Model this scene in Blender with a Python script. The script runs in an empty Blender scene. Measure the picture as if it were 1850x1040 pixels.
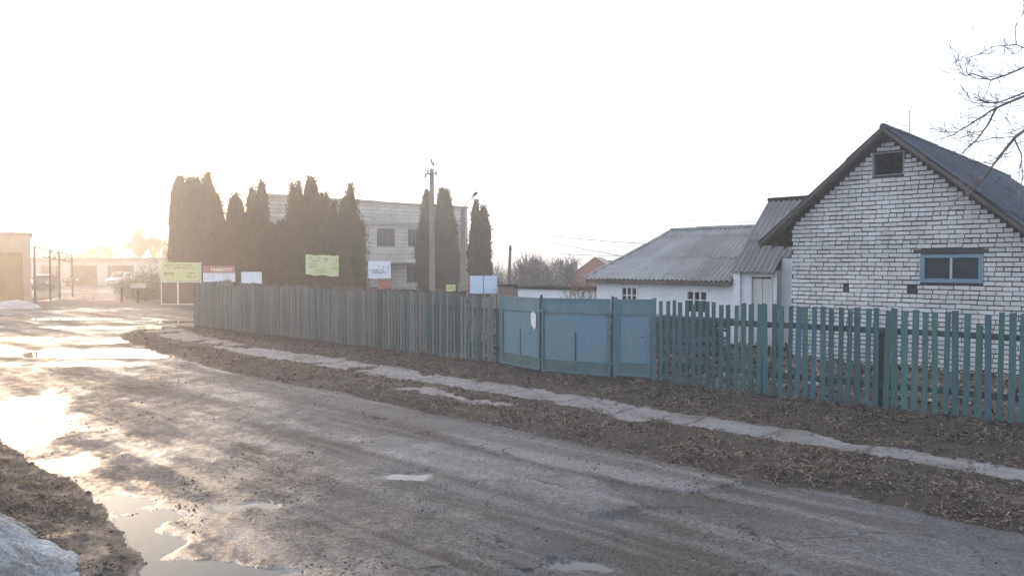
import bpy, math, random
import numpy as np
from mathutils import Vector

# ------------------------------------------------------------------ camera, sky, sun, exposure
S = bpy.context.scene
COL = S.collection
R = math.radians
CAM_H = 2.5
FPX = 1340.0
PITCH = math.atan((520 - 477) / FPX)
cd = bpy.data.cameras.new("camera"); cam = bpy.data.objects.new("camera", cd); COL.objects.link(cam)
cam.location = (0, 0, CAM_H); cam.rotation_euler = (R(90) - PITCH, 0, 0)
cd.sensor_width = 36; cd.lens = 36 * FPX / 1850; cd.clip_end = 5000; cd.clip_start = 0.05
S.camera = cam
SUN_EL, SUN_AZ = 10.0, -37.0          # azimuth measured from straight ahead, negative is left
w = bpy.data.worlds.new("World"); S.world = w; w.use_nodes = True
wn = w.node_tree; bg = wn.nodes['Background']
sky = wn.nodes.new('ShaderNodeTexSky'); sky.sky_type = 'NISHITA'; sky.sun_disc = False
sky.sun_elevation = R(SUN_EL); sky.sun_rotation = R(SUN_AZ); sky.dust_density = 2.0; sky.air_density = 1.0; sky.ozone_density = 1.0
mixs = wn.nodes.new('ShaderNodeMix'); mixs.data_type = 'RGBA'; mixs.inputs[0].default_value = 0.5
wn.links.new(sky.outputs[0], mixs.inputs[6]); mixs.inputs[7].default_value = (8.3, 9.0, 10.5, 1)      # thin bright overcast veil mixed into the clear sky
wn.links.new(mixs.outputs[2], bg.inputs[0]); bg.inputs[1].default_value = 0.18
sl = bpy.data.lights.new("sun", 'SUN'); sun = bpy.data.objects.new("sun", sl); COL.objects.link(sun)
sl.energy = 1.3; sl.angle = R(3.0); sl.color = (1.0, 0.66, 0.40)
sd_ = Vector((math.sin(R(SUN_AZ)) * math.cos(R(SUN_EL)), math.cos(R(SUN_AZ)) * math.cos(R(SUN_EL)), math.sin(R(SUN_EL))))
sun.rotation_euler = sd_.to_track_quat('Z', 'Y').to_euler(); sun.location = sd_ * 300
S.view_settings.view_transform = 'Standard'; S.view_settings.look = 'None'
S.view_settings.exposure = 0.66; S.view_settings.gamma = 1
S.render.resolution_x = 1024; S.render.resolution_y = 575
S.render.engine = 'CYCLES'
S.cycles.volume_bounces = 1
HAZE = 0.0033

# ------------------------------------------------------------------ geometry helpers
rnd = random.Random(7)
NR = np.random.default_rng(11)
CP, SP = math.cos(PITCH), math.sin(PITCH)

def ray(x, y):
    dx, dy = x - 925.0, 520.0 - y
    return Vector((dx, FPX * CP + dy * SP, -FPX * SP + dy * CP))
def at(x, y, Y):                      # a point seen at this place, Y metres ahead
    r = ray(x, y); k = Y / r.y
    return Vector((r.x * k, Y, CAM_H + r.z * k))
def G(x, y):                          # the ground seen there
    r = ray(x, y); k = -CAM_H / r.z
    return (r.x * k, r.y * k)
def hit(x, y, P, n):                  # the upright plane through P with ground normal n
    r = ray(x, y); k = (P[0] * n[0] + P[1] * n[1]) / (r.x * n[0] + r.y * n[1])
    return Vector((r.x * k, r.y * k, CAM_H + r.z * k))

class MB:
    def __init__(s): s.v = []; s.f = []; s.c = []
    def add(s, vs, fs, c=None):
        o = len(s.v); s.v += [tuple(p) for p in vs]
        for f in fs: s.f.append(tuple(i + o for i in f)); s.c.append(1.0 if c is None else c)
        return s
    def box(s, x0, x1, y0, y1, z0, z1, c=None):
        v = [(x0, y0, z0), (x1, y0, z0), (x1, y1, z0), (x0, y1, z0), (x0, y0, z1), (x1, y0, z1), (x1, y1, z1), (x0, y1, z1)]
        return s.add(v, [(0, 3, 2, 1), (4, 5, 6, 7), (0, 1, 5, 4), (1, 2, 6, 5), (2, 3, 7, 6), (3, 0, 4, 7)], c)
    def jbox(s, x0, x1, y0, y1, z0, z1, j, c=None):
        v = [(x0, y0, z0), (x1, y0, z0), (x1, y1, z0), (x0, y1, z0), (x0, y0, z1), (x1, y0, z1), (x1, y1, z1), (x0, y1, z1)]
        v = [tuple(q + rnd.uniform(-j, j) for q in p) for p in v]
        return s.add(v, [(0, 3, 2, 1), (4, 5, 6, 7), (0, 1, 5, 4), (1, 2, 6, 5), (2, 3, 7, 6), (3, 0, 4, 7)], c)
    def prism(s, poly, a, b, axis='z', c=None):   # poly extruded between a and b along an axis
        n = len(poly)
        if axis == 'z': f = lambda p, q: (p[0], p[1], q)
        elif axis == 'y': f = lambda p, q: (p[0], q, p[1])
        else: f = lambda p, q: (q, p[0], p[1])
        v = [f(p, a) for p in poly] + [f(p, b) for p in poly]
        fs = [tuple(range(n))[::-1], tuple(range(n, 2 * n))] + [(i, (i + 1) % n, (i + 1) % n + n, i + n) for i in range(n)]
        return s.add(v, fs, c)
    def tube(s, pts, rad, n=6, c=None, cap=True):
        pts = [Vector(p) for p in pts]
        if not isinstance(rad, (list, tuple)): rad = [rad] * len(pts)
        vs = []
        for i, p in enumerate(pts):
            d = (pts[min(i + 1, len(pts) - 1)] - pts[max(i - 1, 0)])
            if d.length < 1e-9: d = Vector((0, 0, 1))
            d.normalize()
            a = Vector((0, 0, 1)) if abs(d.z) < 0.9 else Vector((1, 0, 0))
            e = d.cross(a).normalized(); g = d.cross(e)
            for k in range(n):
                t = 2 * math.pi * k / n
                vs.append(p + (e * math.cos(t) + g * math.sin(t)) * rad[i])
        fs = []
        for i in range(len(pts) - 1):
            for k in range(n):
                k2 = (k + 1) % n
                fs.append((i * n + k, i * n + k2, (i + 1) * n + k2, (i + 1) * n + k))
        if cap: fs += [tuple(range(n))[::-1], tuple(range((len(pts) - 1) * n, len(pts) * n))]
        return s.add(vs, fs, c)
    def build(s, name, mat, parent=None, smooth=False, thing=None):
        me = bpy.data.meshes.new(name); me.from_pydata(s.v, [], s.f)
        if any(c != 1.0 for c in s.c):
            at_ = me.attributes.new('tone', 'FLOAT', 'FACE'); at_.data.foreach_set('value', s.c)
        me.validate(); me.update()
        if smooth: me.polygons.foreach_set('use_smooth', [True] * len(me.polygons))
        o = bpy.data.objects.new(name, me); COL.objects.link(o)
        if mat: me.materials.append(mat)
        if parent: o.parent = parent
        return o

def npmesh(name, V, F, mat, attrs=None, parent=None, smooth=False):
    me = bpy.data.meshes.new(name)
    V = np.asarray(V, np.float32); F = np.asarray(F, np.int32); k = F.shape[1]
    me.vertices.add(len(V)); me.vertices.foreach_set('co', V.ravel())
    me.loops.add(F.size); me.loops.foreach_set('vertex_index', F.ravel())
    me.polygons.add(len(F)); me.polygons.foreach_set('loop_start', np.arange(len(F), dtype=np.int32) * k)
    if smooth: me.polygons.foreach_set('use_smooth', np.ones(len(F), bool))
    for n, (dom, val) in (attrs or {}).items():
        a = me.attributes.new(n, 'FLOAT', dom); a.data.foreach_set('value', np.asarray(val, np.float32))
    me.update(calc_edges=True); me.validate()
    o = bpy.data.objects.new(name, me); COL.objects.link(o); me.materials.append(mat)
    if parent: o.parent = parent
    return o

def tag(o, label=None, cat=None, group=None, kind=None):
    if label: o['label'] = label
    if cat: o['category'] = cat
    if group: o['group'] = group
    if kind: o['kind'] = kind
    return o
def thing(name, label, cat, loc=(0, 0, 0), rz=0.0, group=None):
    o = bpy.data.objects.new(name, None); COL.objects.link(o); o.empty_display_size = .2
    o.location = loc; o.rotation_euler = (0, 0, rz)
    return tag(o, label, cat, group)

# value noise -------------------------------------------------------
LAT = NR.random((256, 256)).astype(np.float32)
def vnoise(x, y):
    xi = np.floor(x).astype(np.int64); yi = np.floor(y).astype(np.int64)
    fx = x - xi; fy = y - yi
    fx = fx * fx * (3 - 2 * fx); fy = fy * fy * (3 - 2 * fy)
    a = LAT[xi & 255, yi & 255]; b = LAT[(xi + 1) & 255, yi & 255]
    c = LAT[xi & 255, (yi + 1) & 255]; d = LAT[(xi + 1) & 255, (yi + 1) & 255]
    return (a * (1 - fx) + b * fx) * (1 - fy) + (c * (1 - fx) + d * fx) * fy
def fbm(x, y, size, octs=4, off=0.0):
    t = 0; amp = 1; tot = 0; f = 1.0 / size
    for i in range(octs):
        t = t + amp * (vnoise(x * f + off + i * 17.3, y * f + off * 1.7 + i * 9.1) * 2 - 1); tot += amp; amp *= .5; f *= 2.03
    return t / tot
def sstep(a, b, x):
    t = np.clip((x - a) / (b - a), 0, 1); return t * t * (3 - 2 * t)
def sdpoly(X, Y, poly):               # negative inside
    d = np.full(X.shape, 1e9); ins = np.zeros(X.shape, bool); n = len(poly)
    for i in range(n):
        x0, y0 = poly[i]; x1, y1 = poly[(i + 1) % n]
        ex, ey = x1 - x0, y1 - y0; wx, wy = X - x0, Y - y0
        t = np.clip((wx * ex + wy * ey) / (ex * ex + ey * ey + 1e-12), 0, 1)
        d = np.minimum(d, (wx - ex * t) ** 2 + (wy - ey * t) ** 2)
        c = ((y0 > Y) != (y1 > Y)) & (X < ex * (Y - y0) / (ey if abs(ey) > 1e-12 else 1e-12) + x0)
        ins ^= c
    d = np.sqrt(d); return np.where(ins, -d, d)
def gpoly(*pp): return [G(*p) for p in pp]

# ------------------------------------------------------------------ materials
def N(nt, t, **k):
    n = nt.nodes.new(t)
    for a, b in k.items(): setattr(n, a, b)
    return n
def mat(name, col, rough=0.8, var=0.25, scale=3.0, bump=0.3, bscale=40.0, spec=0.3, metal=0.0, tone=False, col2=None, streak=None, bdist=0.01):
    """colour broken by two noises (col to col2), bump from a finer noise; tone: per-face attribute multiplies the colour"""
    m = bpy.data.materials.new(name); m.use_nodes = True; nt = m.node_tree; L = nt.links
    b = nt.nodes['Principled BSDF']; b.inputs['Roughness'].default_value = rough; b.inputs['Metallic'].default_value = metal
    b.inputs['Specular IOR Level'].default_value = spec
    tc = N(nt, 'ShaderNodeTexCoord'); mp = N(nt, 'ShaderNodeMapping'); L.new(tc.outputs['Object'], mp.inputs[0])
    if streak: mp.inputs['Scale'].default_value = streak
    n1 = N(nt, 'ShaderNodeTexNoise'); n1.inputs['Scale'].default_value = scale; n1.inputs['Detail'].default_value = 8; n1.inputs['Roughness'].default_value = .65
    L.new(mp.outputs[0], n1.inputs['Vector'])
    c2 = col2 or tuple(c * (1 - var) for c in col)
    rp = N(nt, 'ShaderNodeMapRange'); rp.inputs[1].default_value = .35; rp.inputs[2].default_value = .65; L.new(n1.outputs[0], rp.inputs[0])
    mx = N(nt, 'ShaderNodeMix', data_type='RGBA'); mx.inputs[6].default_value = (*col, 1); mx.inputs[7].default_value = (*c2, 1)
    L.new(rp.outputs[0], mx.inputs[0]); out = mx.outputs[2]
    n2 = N(nt, 'ShaderNodeTexNoise'); n2.inputs['Scale'].default_value = bscale; n2.inputs['Detail'].default_value = 5; L.new(mp.outputs[0], n2.inputs['Vector'])
    mr = N(nt, 'ShaderNodeMapRange'); mr.inputs[1].default_value = .3; mr.inputs[2].default_value = .7; mr.inputs[3].default_value = 1 - var * .6; mr.inputs[4].default_value = 1 + var * .6
    L.new(n2.outputs[0], mr.inputs[0])
    vm = N(nt, 'ShaderNodeVectorMath', operation='SCALE'); L.new(out, vm.inputs[0]); L.new(mr.outputs[0], vm.inputs['Scale']); out = vm.outputs[0]
    if tone:
        a = N(nt, 'ShaderNodeAttribute', attribute_name='tone'); v2 = N(nt, 'ShaderNodeVectorMath', operation='SCALE')
        L.new(out, v2.inputs[0]); L.new(a.outputs['Fac'], v2.inputs['Scale']); out = v2.outputs[0]
    L.new(out, b.inputs['Base Color'])
    if bump:
        bp = N(nt, 'ShaderNodeBump'); bp.inputs['Strength'].default_value = bump; bp.inputs['Distance'].default_value = bdist
        L.new(n2.outputs[0], bp.inputs['Height']); L.new(bp.outputs[0], b.inputs['Normal'])
    return m

M = {}
M['brick'] = mat('white_silicate_brick', (.56, .555, .55), .85, .22, .9, .5, 60, tone=True, col2=(.41, .41, .41))
M['mortar'] = mat('grey_mortar', (.055, .055, .06), .95, .3, 5, .6, 50)
M['bluewood'] = mat('blue_grey_painted_wood', (.16, .23, .29), .6, .25, 4, .3, 30, streak=(1, 1, 4))
M['glass'] = mat('dark_window_glass', (.025, .033, .045), .08, .2, 3, 0, 20, spec=.3)
M['slate'] = mat('weathered_corrugated_sheet', (.265, .265, .265), .9, .35, .8, .5, 25, tone=True, col2=(.19, .19, .187), spec=.1)
M['slate_dark'] = mat('dark_corrugated_sheet', (.065, .075, .095), .95, .35, 1.0, .5, 25, tone=True, col2=(.045, .052, .065), spec=.03)
M['slate_mid'] = mat('grey_corrugated_sheet', (.185, .185, .19), .95, .35, 1.0, .5, 25, tone=True, col2=(.13, .13, .135))
M['oldwood'] = mat('old_grey_boards', (.13, .11, .095), .9, .35, 2.5, .5, 30, streak=(1, 1, .3), tone=True)
M['bluegrey_boards'] = mat('blue_grey_old_boards', (.075, .11, .12), .9, .3, 2.5, .5, 30, streak=(1, 1, .3), tone=True)
M['white_wall'] = mat('whitewashed_plaster', (.66, .675, .70), .9, .08, 1.2, .5, 18, col2=(.57, .585, .61))
M['white_paint'] = mat('white_painted_wood', (.68, .68, .66), .6, .12, 6, .2, 40)
M['door_paint'] = mat('pale_beige_door_paint', (.55, .55, .53), .7, .12, 3, .2, 40)
M['teal'] = mat('teal_gate_paint', (.092, .185, .245), .55, .22, 1.3, .2, 20, col2=(.105, .18, .21), spec=.4)
M['teal_frame'] = mat('teal_frame_paint', (.088, .168, .20), .55, .25, 3, .3, 30, spec=.4)
M['teal_low'] = mat('mud_splashed_gate_paint', (.095, .145, .145), .8, .3, 4, .4, 40)
M['darkmetal'] = mat('dark_rusty_metal', (.05, .05, .055), .7, .4, 8, .4, 60)
def picket_mat(name, c): return mat(name, c, .75, .3, 2.2, .5, 35, streak=(1, 1, .25), tone=True, col2=tuple(x * .78 + .01 for x in c))
M['pk_green'] = picket_mat('green_picket_paint', (.056, .122, .116))
M['pk_teal'] = picket_mat('teal_picket_paint', (.052, .104, .112))
M['pk_blue'] = picket_mat('blue_picket_paint', (.052, .10, .13))
M['pk_grey'] = picket_mat('faded_picket_paint', (.118, .135, .135))
M['pk_wood'] = picket_mat('bare_picket_wood', (.14, .135, .125))
M['rail'] = mat('dark_fence_rail', (.055, .075, .08), .85, .3, 3, .4, 30)
M['bldg'] = None
M['thuja'] = mat('thuja_foliage', (.078, .068, .042), .8, .4, 1.2, 0, 30, tone=True, spec=.15)
M['bark'] = mat('brown_bark', (.11, .09, .075), .9, .35, 5, .5, 40)
M['twig'] = mat('bare_twigs', (.15, .13, .125), .85, .3, 3, 0, 40)
M['twig_warm'] = mat('reddish_bare_twigs', (.17, .12, .095), .85, .3, 1, 0, 40)
M['pole_wood'] = mat('grey_utility_pole', (.21, .19, .18), .9, .25, 3, .4, 30, streak=(1, 1, .2))
M['concrete'] = mat('pale_concrete', (.33, .33, .32), .9, .2, 2, .4, 25)
M['porcelain'] = mat('brown_insulator', (.09, .07, .06), .4, .2, 5, 0, 20)
M['beige_wall'] = mat('beige_block_wall', (.46, .35, .24), .9, .15, 1.0, .4, 12)
M['beige_pale'] = mat('pale_garage_wall', (.48, .45, .42), .9, .12, .5, .3, 8)
M['ochre'] = mat('ochre_gate_paint', (.36, .23, .10), .75, .2, 1, .2, 10)
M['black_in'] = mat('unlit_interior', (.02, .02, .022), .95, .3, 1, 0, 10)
M['dark_in'] = mat('dark_interior', (.07, .06, .055), .9, .3, 1, 0, 10)
M['redbrick'] = mat('red_brick_wall', (.36, .16, .11), .9, .25, 3, .5, 14, tone=True)
M['roofrust'] = mat('faded_rusty_roof', (.27, .20, .17), .85, .2, .6, .3, 8)
M['banner_yellow'] = mat('yellow_green_banner', (.52, .56, .20), .6, .12, 2.5, .1, 20, col2=(.56, .53, .33))
M['banner_lime'] = mat('lime_banner', (.50, .58, .25), .6, .12, 1.5, .1, 20, col2=(.58, .56, .38))
M['banner_white'] = mat('white_banner', (.66, .69, .76), .55, .08, 2, .1, 20)
M['banner_blue'] = mat('pale_blue_board', (.50, .60, .76), .5, .08, 1.5, .1, 20)
M['banner_red'] = mat('red_banner_head', (.38, .15, .14), .6, .15, 3, .1, 20)
M['ink'] = mat('dark_print', (.06, .075, .07), .7, .2, 5, 0, 20)
M['ink_olive'] = mat('olive_print', (.17, .19, .07), .7, .2, 5, 0, 20)
M['ink_white'] = mat('white_print', (.75, .72, .70), .7, .1, 5, 0, 20)
M['redbox'] = mat('red_painted_sheet', (.33, .12, .09), .7, .25, 3, .2, 20)
M['maroon'] = mat('maroon_panel', (.15, .075, .065), .7, .3, 2, .1, 20)
M['brownshed'] = mat('brown_shed_boards', (.17, .12, .10), .9, .3, 3, .4, 30)
M['car_white'] = mat('white_car_paint', (.62, .63, .66), .25, .05, 3, 0, 20, spec=.5)
M['car_brown'] = mat('dark_cherry_car_paint', (.10, .035, .03), .25, .1, 3, 0, 20, spec=.5)
M['car_grey'] = mat('dark_grey_car_paint', (.06, .06, .07), .25, .1, 3, 0, 20, spec=.5)
M['tyre'] = mat('black_rubber', (.02, .02, .02), .9, .2, 5, 0, 20)
M['lens'] = mat('headlamp_lens', (.7, .7, .68), .1, .05, 5, 0, 20, spec=.7)
M['snow'] = mat('dirty_snow', (.36, .375, .39), .6, .6, 2.2, 1.0, 30, spec=.5, col2=(.115, .118, .115), bdist=.05)
M['snow_far'] = mat('dirty_roadside_snow', (.42, .40, .40), .8, .3, 1.5, .6, 12, col2=(.30, .27, .25))
M['straw'] = mat('dead_straw', (.20, .155, .105), .9, .3, 2, 0, 20, tone=True)
M['leaf'] = mat('fallen_leaf', (.110, .086, .069), .85, .3, 2, 0, 20, tone=True)
M['crumb'] = mat('mud_crumb', (.055, .048, .042), .9, .35, 10, .4, 60, tone=True)
M['stone'] = mat('pale_stone', (.55, .55, .56), .85, .25, 8, .4, 40)
M['bush'] = mat('dry_green_bush', (.13, .135, .06), .85, .3, 1.5, 0, 20, tone=True)

def brick_mat(name, c1, c2, mortar, bw, rh, bump=.6, ms=.012):
    m = bpy.data.materials.new(name); m.use_nodes = True; nt = m.node_tree; L = nt.links; b = nt.nodes['Principled BSDF']
    b.inputs['Roughness'].default_value = .9; b.inputs['Specular IOR Level'].default_value = .2
    tc = N(nt, 'ShaderNodeTexCoord'); sp = N(nt, 'ShaderNodeSeparateXYZ'); L.new(tc.outputs['Object'], sp.inputs[0])
    ad = N(nt, 'ShaderNodeMath', operation='ADD'); L.new(sp.outputs[0], ad.inputs[0]); L.new(sp.outputs[1], ad.inputs[1])
    cb = N(nt, 'ShaderNodeCombineXYZ'); L.new(ad.outputs[0], cb.inputs[0]); L.new(sp.outputs[2], cb.inputs[1])
    br = N(nt, 'ShaderNodeTexBrick'); L.new(cb.outputs[0], br.inputs['Vector'])
    br.inputs['Color1'].default_value = (*c1, 1); br.inputs['Color2'].default_value = (*c2, 1); br.inputs['Mortar'].default_value = (*mortar, 1)
    br.inputs['Scale'].default_value = 1; br.inputs['Mortar Size'].default_value = ms; br.inputs['Brick Width'].default_value = bw; br.inputs['Row Height'].default_value = rh
    ns = N(nt, 'ShaderNodeTexNoise'); ns.inputs['Scale'].default_value = .7; ns.inputs['Detail'].default_value = 6; L.new(tc.outputs['Object'], ns.inputs['Vector'])
    mr = N(nt, 'ShaderNodeMapRange'); mr.inputs[1].default_value = .3; mr.inputs[2].default_value = .7; mr.inputs[3].default_value = .8; mr.inputs[4].default_value = 1.15; L.new(ns.outputs[0], mr.inputs[0])
    vm = N(nt, 'ShaderNodeVectorMath', operation='SCALE'); L.new(br.outputs[0], vm.inputs[0]); L.new(mr.outputs[0], vm.inputs['Scale']); L.new(vm.outputs[0], b.inputs['Base Color'])
    bp = N(nt, 'ShaderNodeBump'); bp.invert = True; bp.inputs['Strength'].default_value = bump; bp.inputs['Distance'].default_value = .02
    L.new(br.outputs['Fac'], bp.inputs['Height']); L.new(bp.outputs[0], b.inputs['Normal'])
    return m
M['bldg'] = brick_mat('pale_stone_courses', (.47, .45, .42), (.38, .365, .34), (.25, .24, .23), 1.2, .30, ms=.03)
M['balcony'] = brick_mat('balcony_courses', (.52, .50, .47), (.46, .44, .41), (.33, .32, .30), 3.0, .33, ms=.03)
M['redbrick2'] = brick_mat('orange_brick_courses', (.46, .19, .12), (.38, .15, .09), (.30, .22, .18), .25, .1)

# road and soil share three attributes baked from the relief: wet, dirt, dry
def ground_mat(name, base, dirtc, dryc, wetdark, r_dry, r_wet, bscale=90, bstr=.5, grain=.35, bd=.01, crk=0.0):
    m = bpy.data.materials.new(name); m.use_nodes = True; nt = m.node_tree; L = nt.links; b = nt.nodes['Principled BSDF']
    tc = N(nt, 'ShaderNodeTexCoord')
    at_w = N(nt, 'ShaderNodeAttribute', attribute_name='wet'); at_d = N(nt, 'ShaderNodeAttribute', attribute_name='dirt'); at_y = N(nt, 'ShaderNodeAttribute', attribute_name='dry')
    n1 = N(nt, 'ShaderNodeTexNoise'); n1.inputs['Scale'].default_value = 2.2; n1.inputs['Detail'].default_value = 10; n1.inputs['Roughness'].default_value = .7; L.new(tc.outputs['Object'], n1.inputs['Vector'])
    n2 = N(nt, 'ShaderNodeTexNoise'); n2.inputs['Scale'].default_value = bscale; n2.inputs['Detail'].default_value = 4; n2.inputs['Roughness'].default_value = .7; L.new(tc.outputs['Object'], n2.inputs['Vector'])
    n3 = N(nt, 'ShaderNodeTexNoise'); n3.inputs['Scale'].default_value = 14; n3.inputs['Detail'].default_value = 8; n3.inputs['Roughness'].default_value = .75; L.new(tc.outputs['Object'], n3.inputs['Vector'])
    def mapr(src, a, b_, c, d):
        q = N(nt, 'ShaderNodeMapRange'); q.inputs[1].default_value = a; q.inputs[2].default_value = b_; q.inputs[3].default_value = c; q.inputs[4].default_value = d
        L.new(src, q.inputs[0]); return q.outputs[0]
    def mix(f, A, B):
        q = N(nt, 'ShaderNodeMix', data_type='RGBA'); L.new(f, q.inputs[0])
        for i, c in ((6, A), (7, B)):
            if isinstance(c, tuple): q.inputs[i].default_value = (*c, 1)
            else: L.new(c, q.inputs[i])
        return q.outputs[2]
    def math_(op, a, b_):
        q = N(nt, 'ShaderNodeMath', operation=op)
        for i, c in ((0, a), (1, b_)):
            if isinstance(c, (int, float)): q.inputs[i].default_value = c
            else: L.new(c, q.inputs[i])
        return q.outputs[0]
    dn = mapr(n3.outputs[0], .35, .65, -.35, .35)
    dirt = mapr(math_('ADD', at_d.outputs['Fac'], dn), 0, 1, 0, 1)
    c = mix(mapr(n1.outputs[0], .35, .65, 0, 1), base, tuple(x * .7 for x in base))
    c = mix(dirt, c, dirtc)
    c = mix(math_('MULTIPLY', at_y.outputs['Fac'], mapr(n3.outputs[0], .3, .6, .4, 1)), c, dryc)
    wet = math_('ADD', at_w.outputs['Fac'], math_('ADD', mapr(n3.outputs[0], .35, .65, -.32, .32), mapr(n2.outputs[0], .4, .6, -.22, .22)))
    dk = mapr(wet, 0, 1, 1, wetdark)
    gr = mapr(n2.outputs[0], .3, .7, 1 - grain, 1 + grain)
    vm = N(nt, 'ShaderNodeVectorMath', operation='SCALE'); L.new(c, vm.inputs[0]); L.new(math_('MULTIPLY', dk, gr), vm.inputs['Scale']); L.new(vm.outputs[0], b.inputs['Base Color'])
    rg = mapr(wet, .1, 1.4, r_dry, r_wet)
    L.new(math_('ADD', rg, mapr(n2.outputs[0], .35, .65, -.12, .12)), b.inputs['Roughness'])
    L.new(mapr(wet, 0, 1, .25, .85), b.inputs['Specular IOR Level'])
    nz = N(nt, 'ShaderNodeTexNoise'); nz.inputs['Scale'].default_value = 1.6; nz.inputs['Detail'].default_value = 5; L.new(tc.outputs['Object'], nz.inputs['Vector'])
    wv = N(nt, 'ShaderNodeVectorMath', operation='MULTIPLY_ADD'); L.new(nz.outputs['Color'], wv.inputs[0]); wv.inputs[1].default_value = (.9, .9, 0); L.new(tc.outputs['Object'], wv.inputs[2])
    vo = N(nt, 'ShaderNodeTexVoronoi', feature='DISTANCE_TO_EDGE'); vo.inputs['Scale'].default_value = .75; L.new(wv.outputs[0], vo.inputs['Vector'])
    ck = math_('MULTIPLY', mapr(vo.outputs['Distance'], .004, .016, 1, 0), mapr(nz.outputs[0], .46, .56, 0, 1)); ck = math_('MULTIPLY', ck, crk)
    vm2 = N(nt, 'ShaderNodeVectorMath', operation='SCALE'); L.new(vm.outputs[0], vm2.inputs[0]); L.new(math_('SUBTRACT', 1.0, math_('MULTIPLY', ck, .65)), vm2.inputs['Scale']); L.new(vm2.outputs[0], b.inputs['Base Color'])
    hsum = math_('ADD', math_('MULTIPLY', n2.outputs[0], .5), math_('MULTIPLY', n3.outputs[0], .5))
    bp = N(nt, 'ShaderNodeBump'); bp.inputs['Distance'].default_value = bd; L.new(hsum, bp.inputs['Height']); L.new(mapr(wet, .6, 1.4, bstr, bstr * .15), bp.inputs['Strength']); L.new(bp.outputs[0], b.inputs['Normal'])
    return m
M['road'] = ground_mat('worn_wet_asphalt', (.085, .084, .088), (.052, .045, .039), (.175, .170, .170), .60, .88, .10, bscale=42, bstr=1.0, grain=.75, bd=.03, crk=1.0)
M['verge'] = ground_mat('dark_verge_soil', (.050, .040, .035), (.042, .034, .030), (.10, .085, .07), .7, .95, .5, 60, 1.0, .5, .03)
M['walk'] = ground_mat('cracked_concrete_walk', (.175, .172, .175), (.085, .073, .062), (.22, .215, .21), .7, .85, .4, 50, .6, .35, crk=1.0)
M['soil'] = ground_mat('muddy_yard_soil', (.095, .078, .065), (.060, .050, .043), (.15, .13, .11), .7, .95, .45, 30, .8, .4, .03)
m = bpy.data.materials.new('puddle_water'); m.use_nodes = True; nt = m.node_tree; b = nt.nodes['Principled BSDF']
b.inputs['Base Color'].default_value = (.045, .042, .036, 1); b.inputs['Roughness'].default_value = .05; b.inputs['IOR'].default_value = 1.33; b.inputs['Specular IOR Level'].default_value = .5
tc = N(nt, 'ShaderNodeTexCoord'); ns = N(nt, 'ShaderNodeTexNoise'); ns.inputs['Scale'].default_value = 6; nt.links.new(tc.outputs['Object'], ns.inputs['Vector'])
bp = N(nt, 'ShaderNodeBump'); bp.inputs['Strength'].default_value = .12; bp.inputs['Distance'].default_value = .004; nt.links.new(ns.outputs[0], bp.inputs['Height']); nt.links.new(bp.outputs[0], b.inputs['Normal'])
M['water'] = m

# ------------------------------------------------------------------ the ground: one relief, split by surface
WATER = -0.032
VERGE = gpoly((213, 606), (240, 597), (300, 592), (349, 589), (560, 604), (906, 655), (1183, 690), (1845, 772), (2300, 800), (2600, 960),
              (2150, 1040), (1850, 968), (1700, 935), (1500, 890), (1340, 866), (1100, 815), (900, 772), (760, 745), (600, 707), (500, 690), (400, 668), (300, 640), (240, 620))
WALK = gpoly((250, 600), (330, 595), (352, 606), (450, 627), (600, 649), (700, 664), (800, 681), (900, 696), (1000, 711), (1100, 728), (1200, 747), (1320, 765), (1450, 783),
             (1550, 807), (1700, 828), (1850, 855), (2100, 895), (2100, 935), (1850, 882), (1650, 845), (1500, 817), (1400, 803), (1250, 780), (1150, 758), (1000, 736), (850, 710), (700, 688), (600, 669), (450, 646), (350, 624), (290, 612))
PATCH1 = gpoly((668, 696), (760, 700), (860, 720), (945, 738), (880, 741), (790, 722), (700, 706))
PATCH2 = gpoly((1060, 748), (1130, 752), (1185, 768), (1140, 771), (1080, 757))
LEFTV = gpoly((-900, 640), (-300, 730), (-60, 765), (0, 790), (50, 832), (110, 862), (155, 885), (182, 925), (220, 975), (262, 1012), (245, 1045), (200, 1200), (150, 1600), (-1500, 1600))
LAYER1 = gpoly((480, 690), (600, 708), (760, 746), (900, 773), (1100, 816), (1352, 872), (1290, 886), (1225, 893), (1100, 870), (980, 845), (820, 800), (690, 760), (560, 725))
LAYER2 = gpoly((620, 775), (800, 800), (960, 838), (1100, 880), (1168, 912), (1130, 928), (1075, 932), (1000, 915), (900, 885), (760, 845), (650, 810))
STRIPE = gpoly((810, 796), (900, 806), (1060, 845), (1200, 872), (1285, 884), (1235, 894), (1120, 872), (980, 840), (880, 815))
CRAT = gpoly((1180, 950), (1400, 905), (1900, 990), (2100, 1060), (1800, 1100), (1500, 1040))
STREET_FAR = 556                       # the side road ends here, the yard begins
def puds():
    L = []
    for (x, y, a, b_, d) in ((15, 735, .8, 1.3, .07), (45, 780, .6, .55, .06), (95, 838, .5, .25, .055), (200, 905, .42, .28, .06), (225, 950, .35, .32, .06), (320, 1030, .6, .22, .065), (410, 1034, .5, .16, .05),
                          (265, 985, .35, .3, .06), (738, 857, .33, .13, .065), (455, 912, .4, .2, .035), (1058, 1014, .3, .14, .045), (920, 1038, .35, .12, .04), (90, 640, 1.6, .7, .05), (180, 632, 2.0, .6, .055),
                          (250, 640, 1.4, .55, .06), (205, 615, .9, .8, .05), (120, 655, 1.4, .6, .04), (300, 580, 3, .8, .035), (60, 575, 5, .8, .03), (200, 590, 4, .8, .035), (40, 610, 2.5, .5, .03), (165, 530, 3, 5, .04)):
        gx, gy = G(x, y); L.append((gx, gy, a, b_, d))
    return L
PUDS = puds()
YB = G(925, STREET_FAR)[1]
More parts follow.
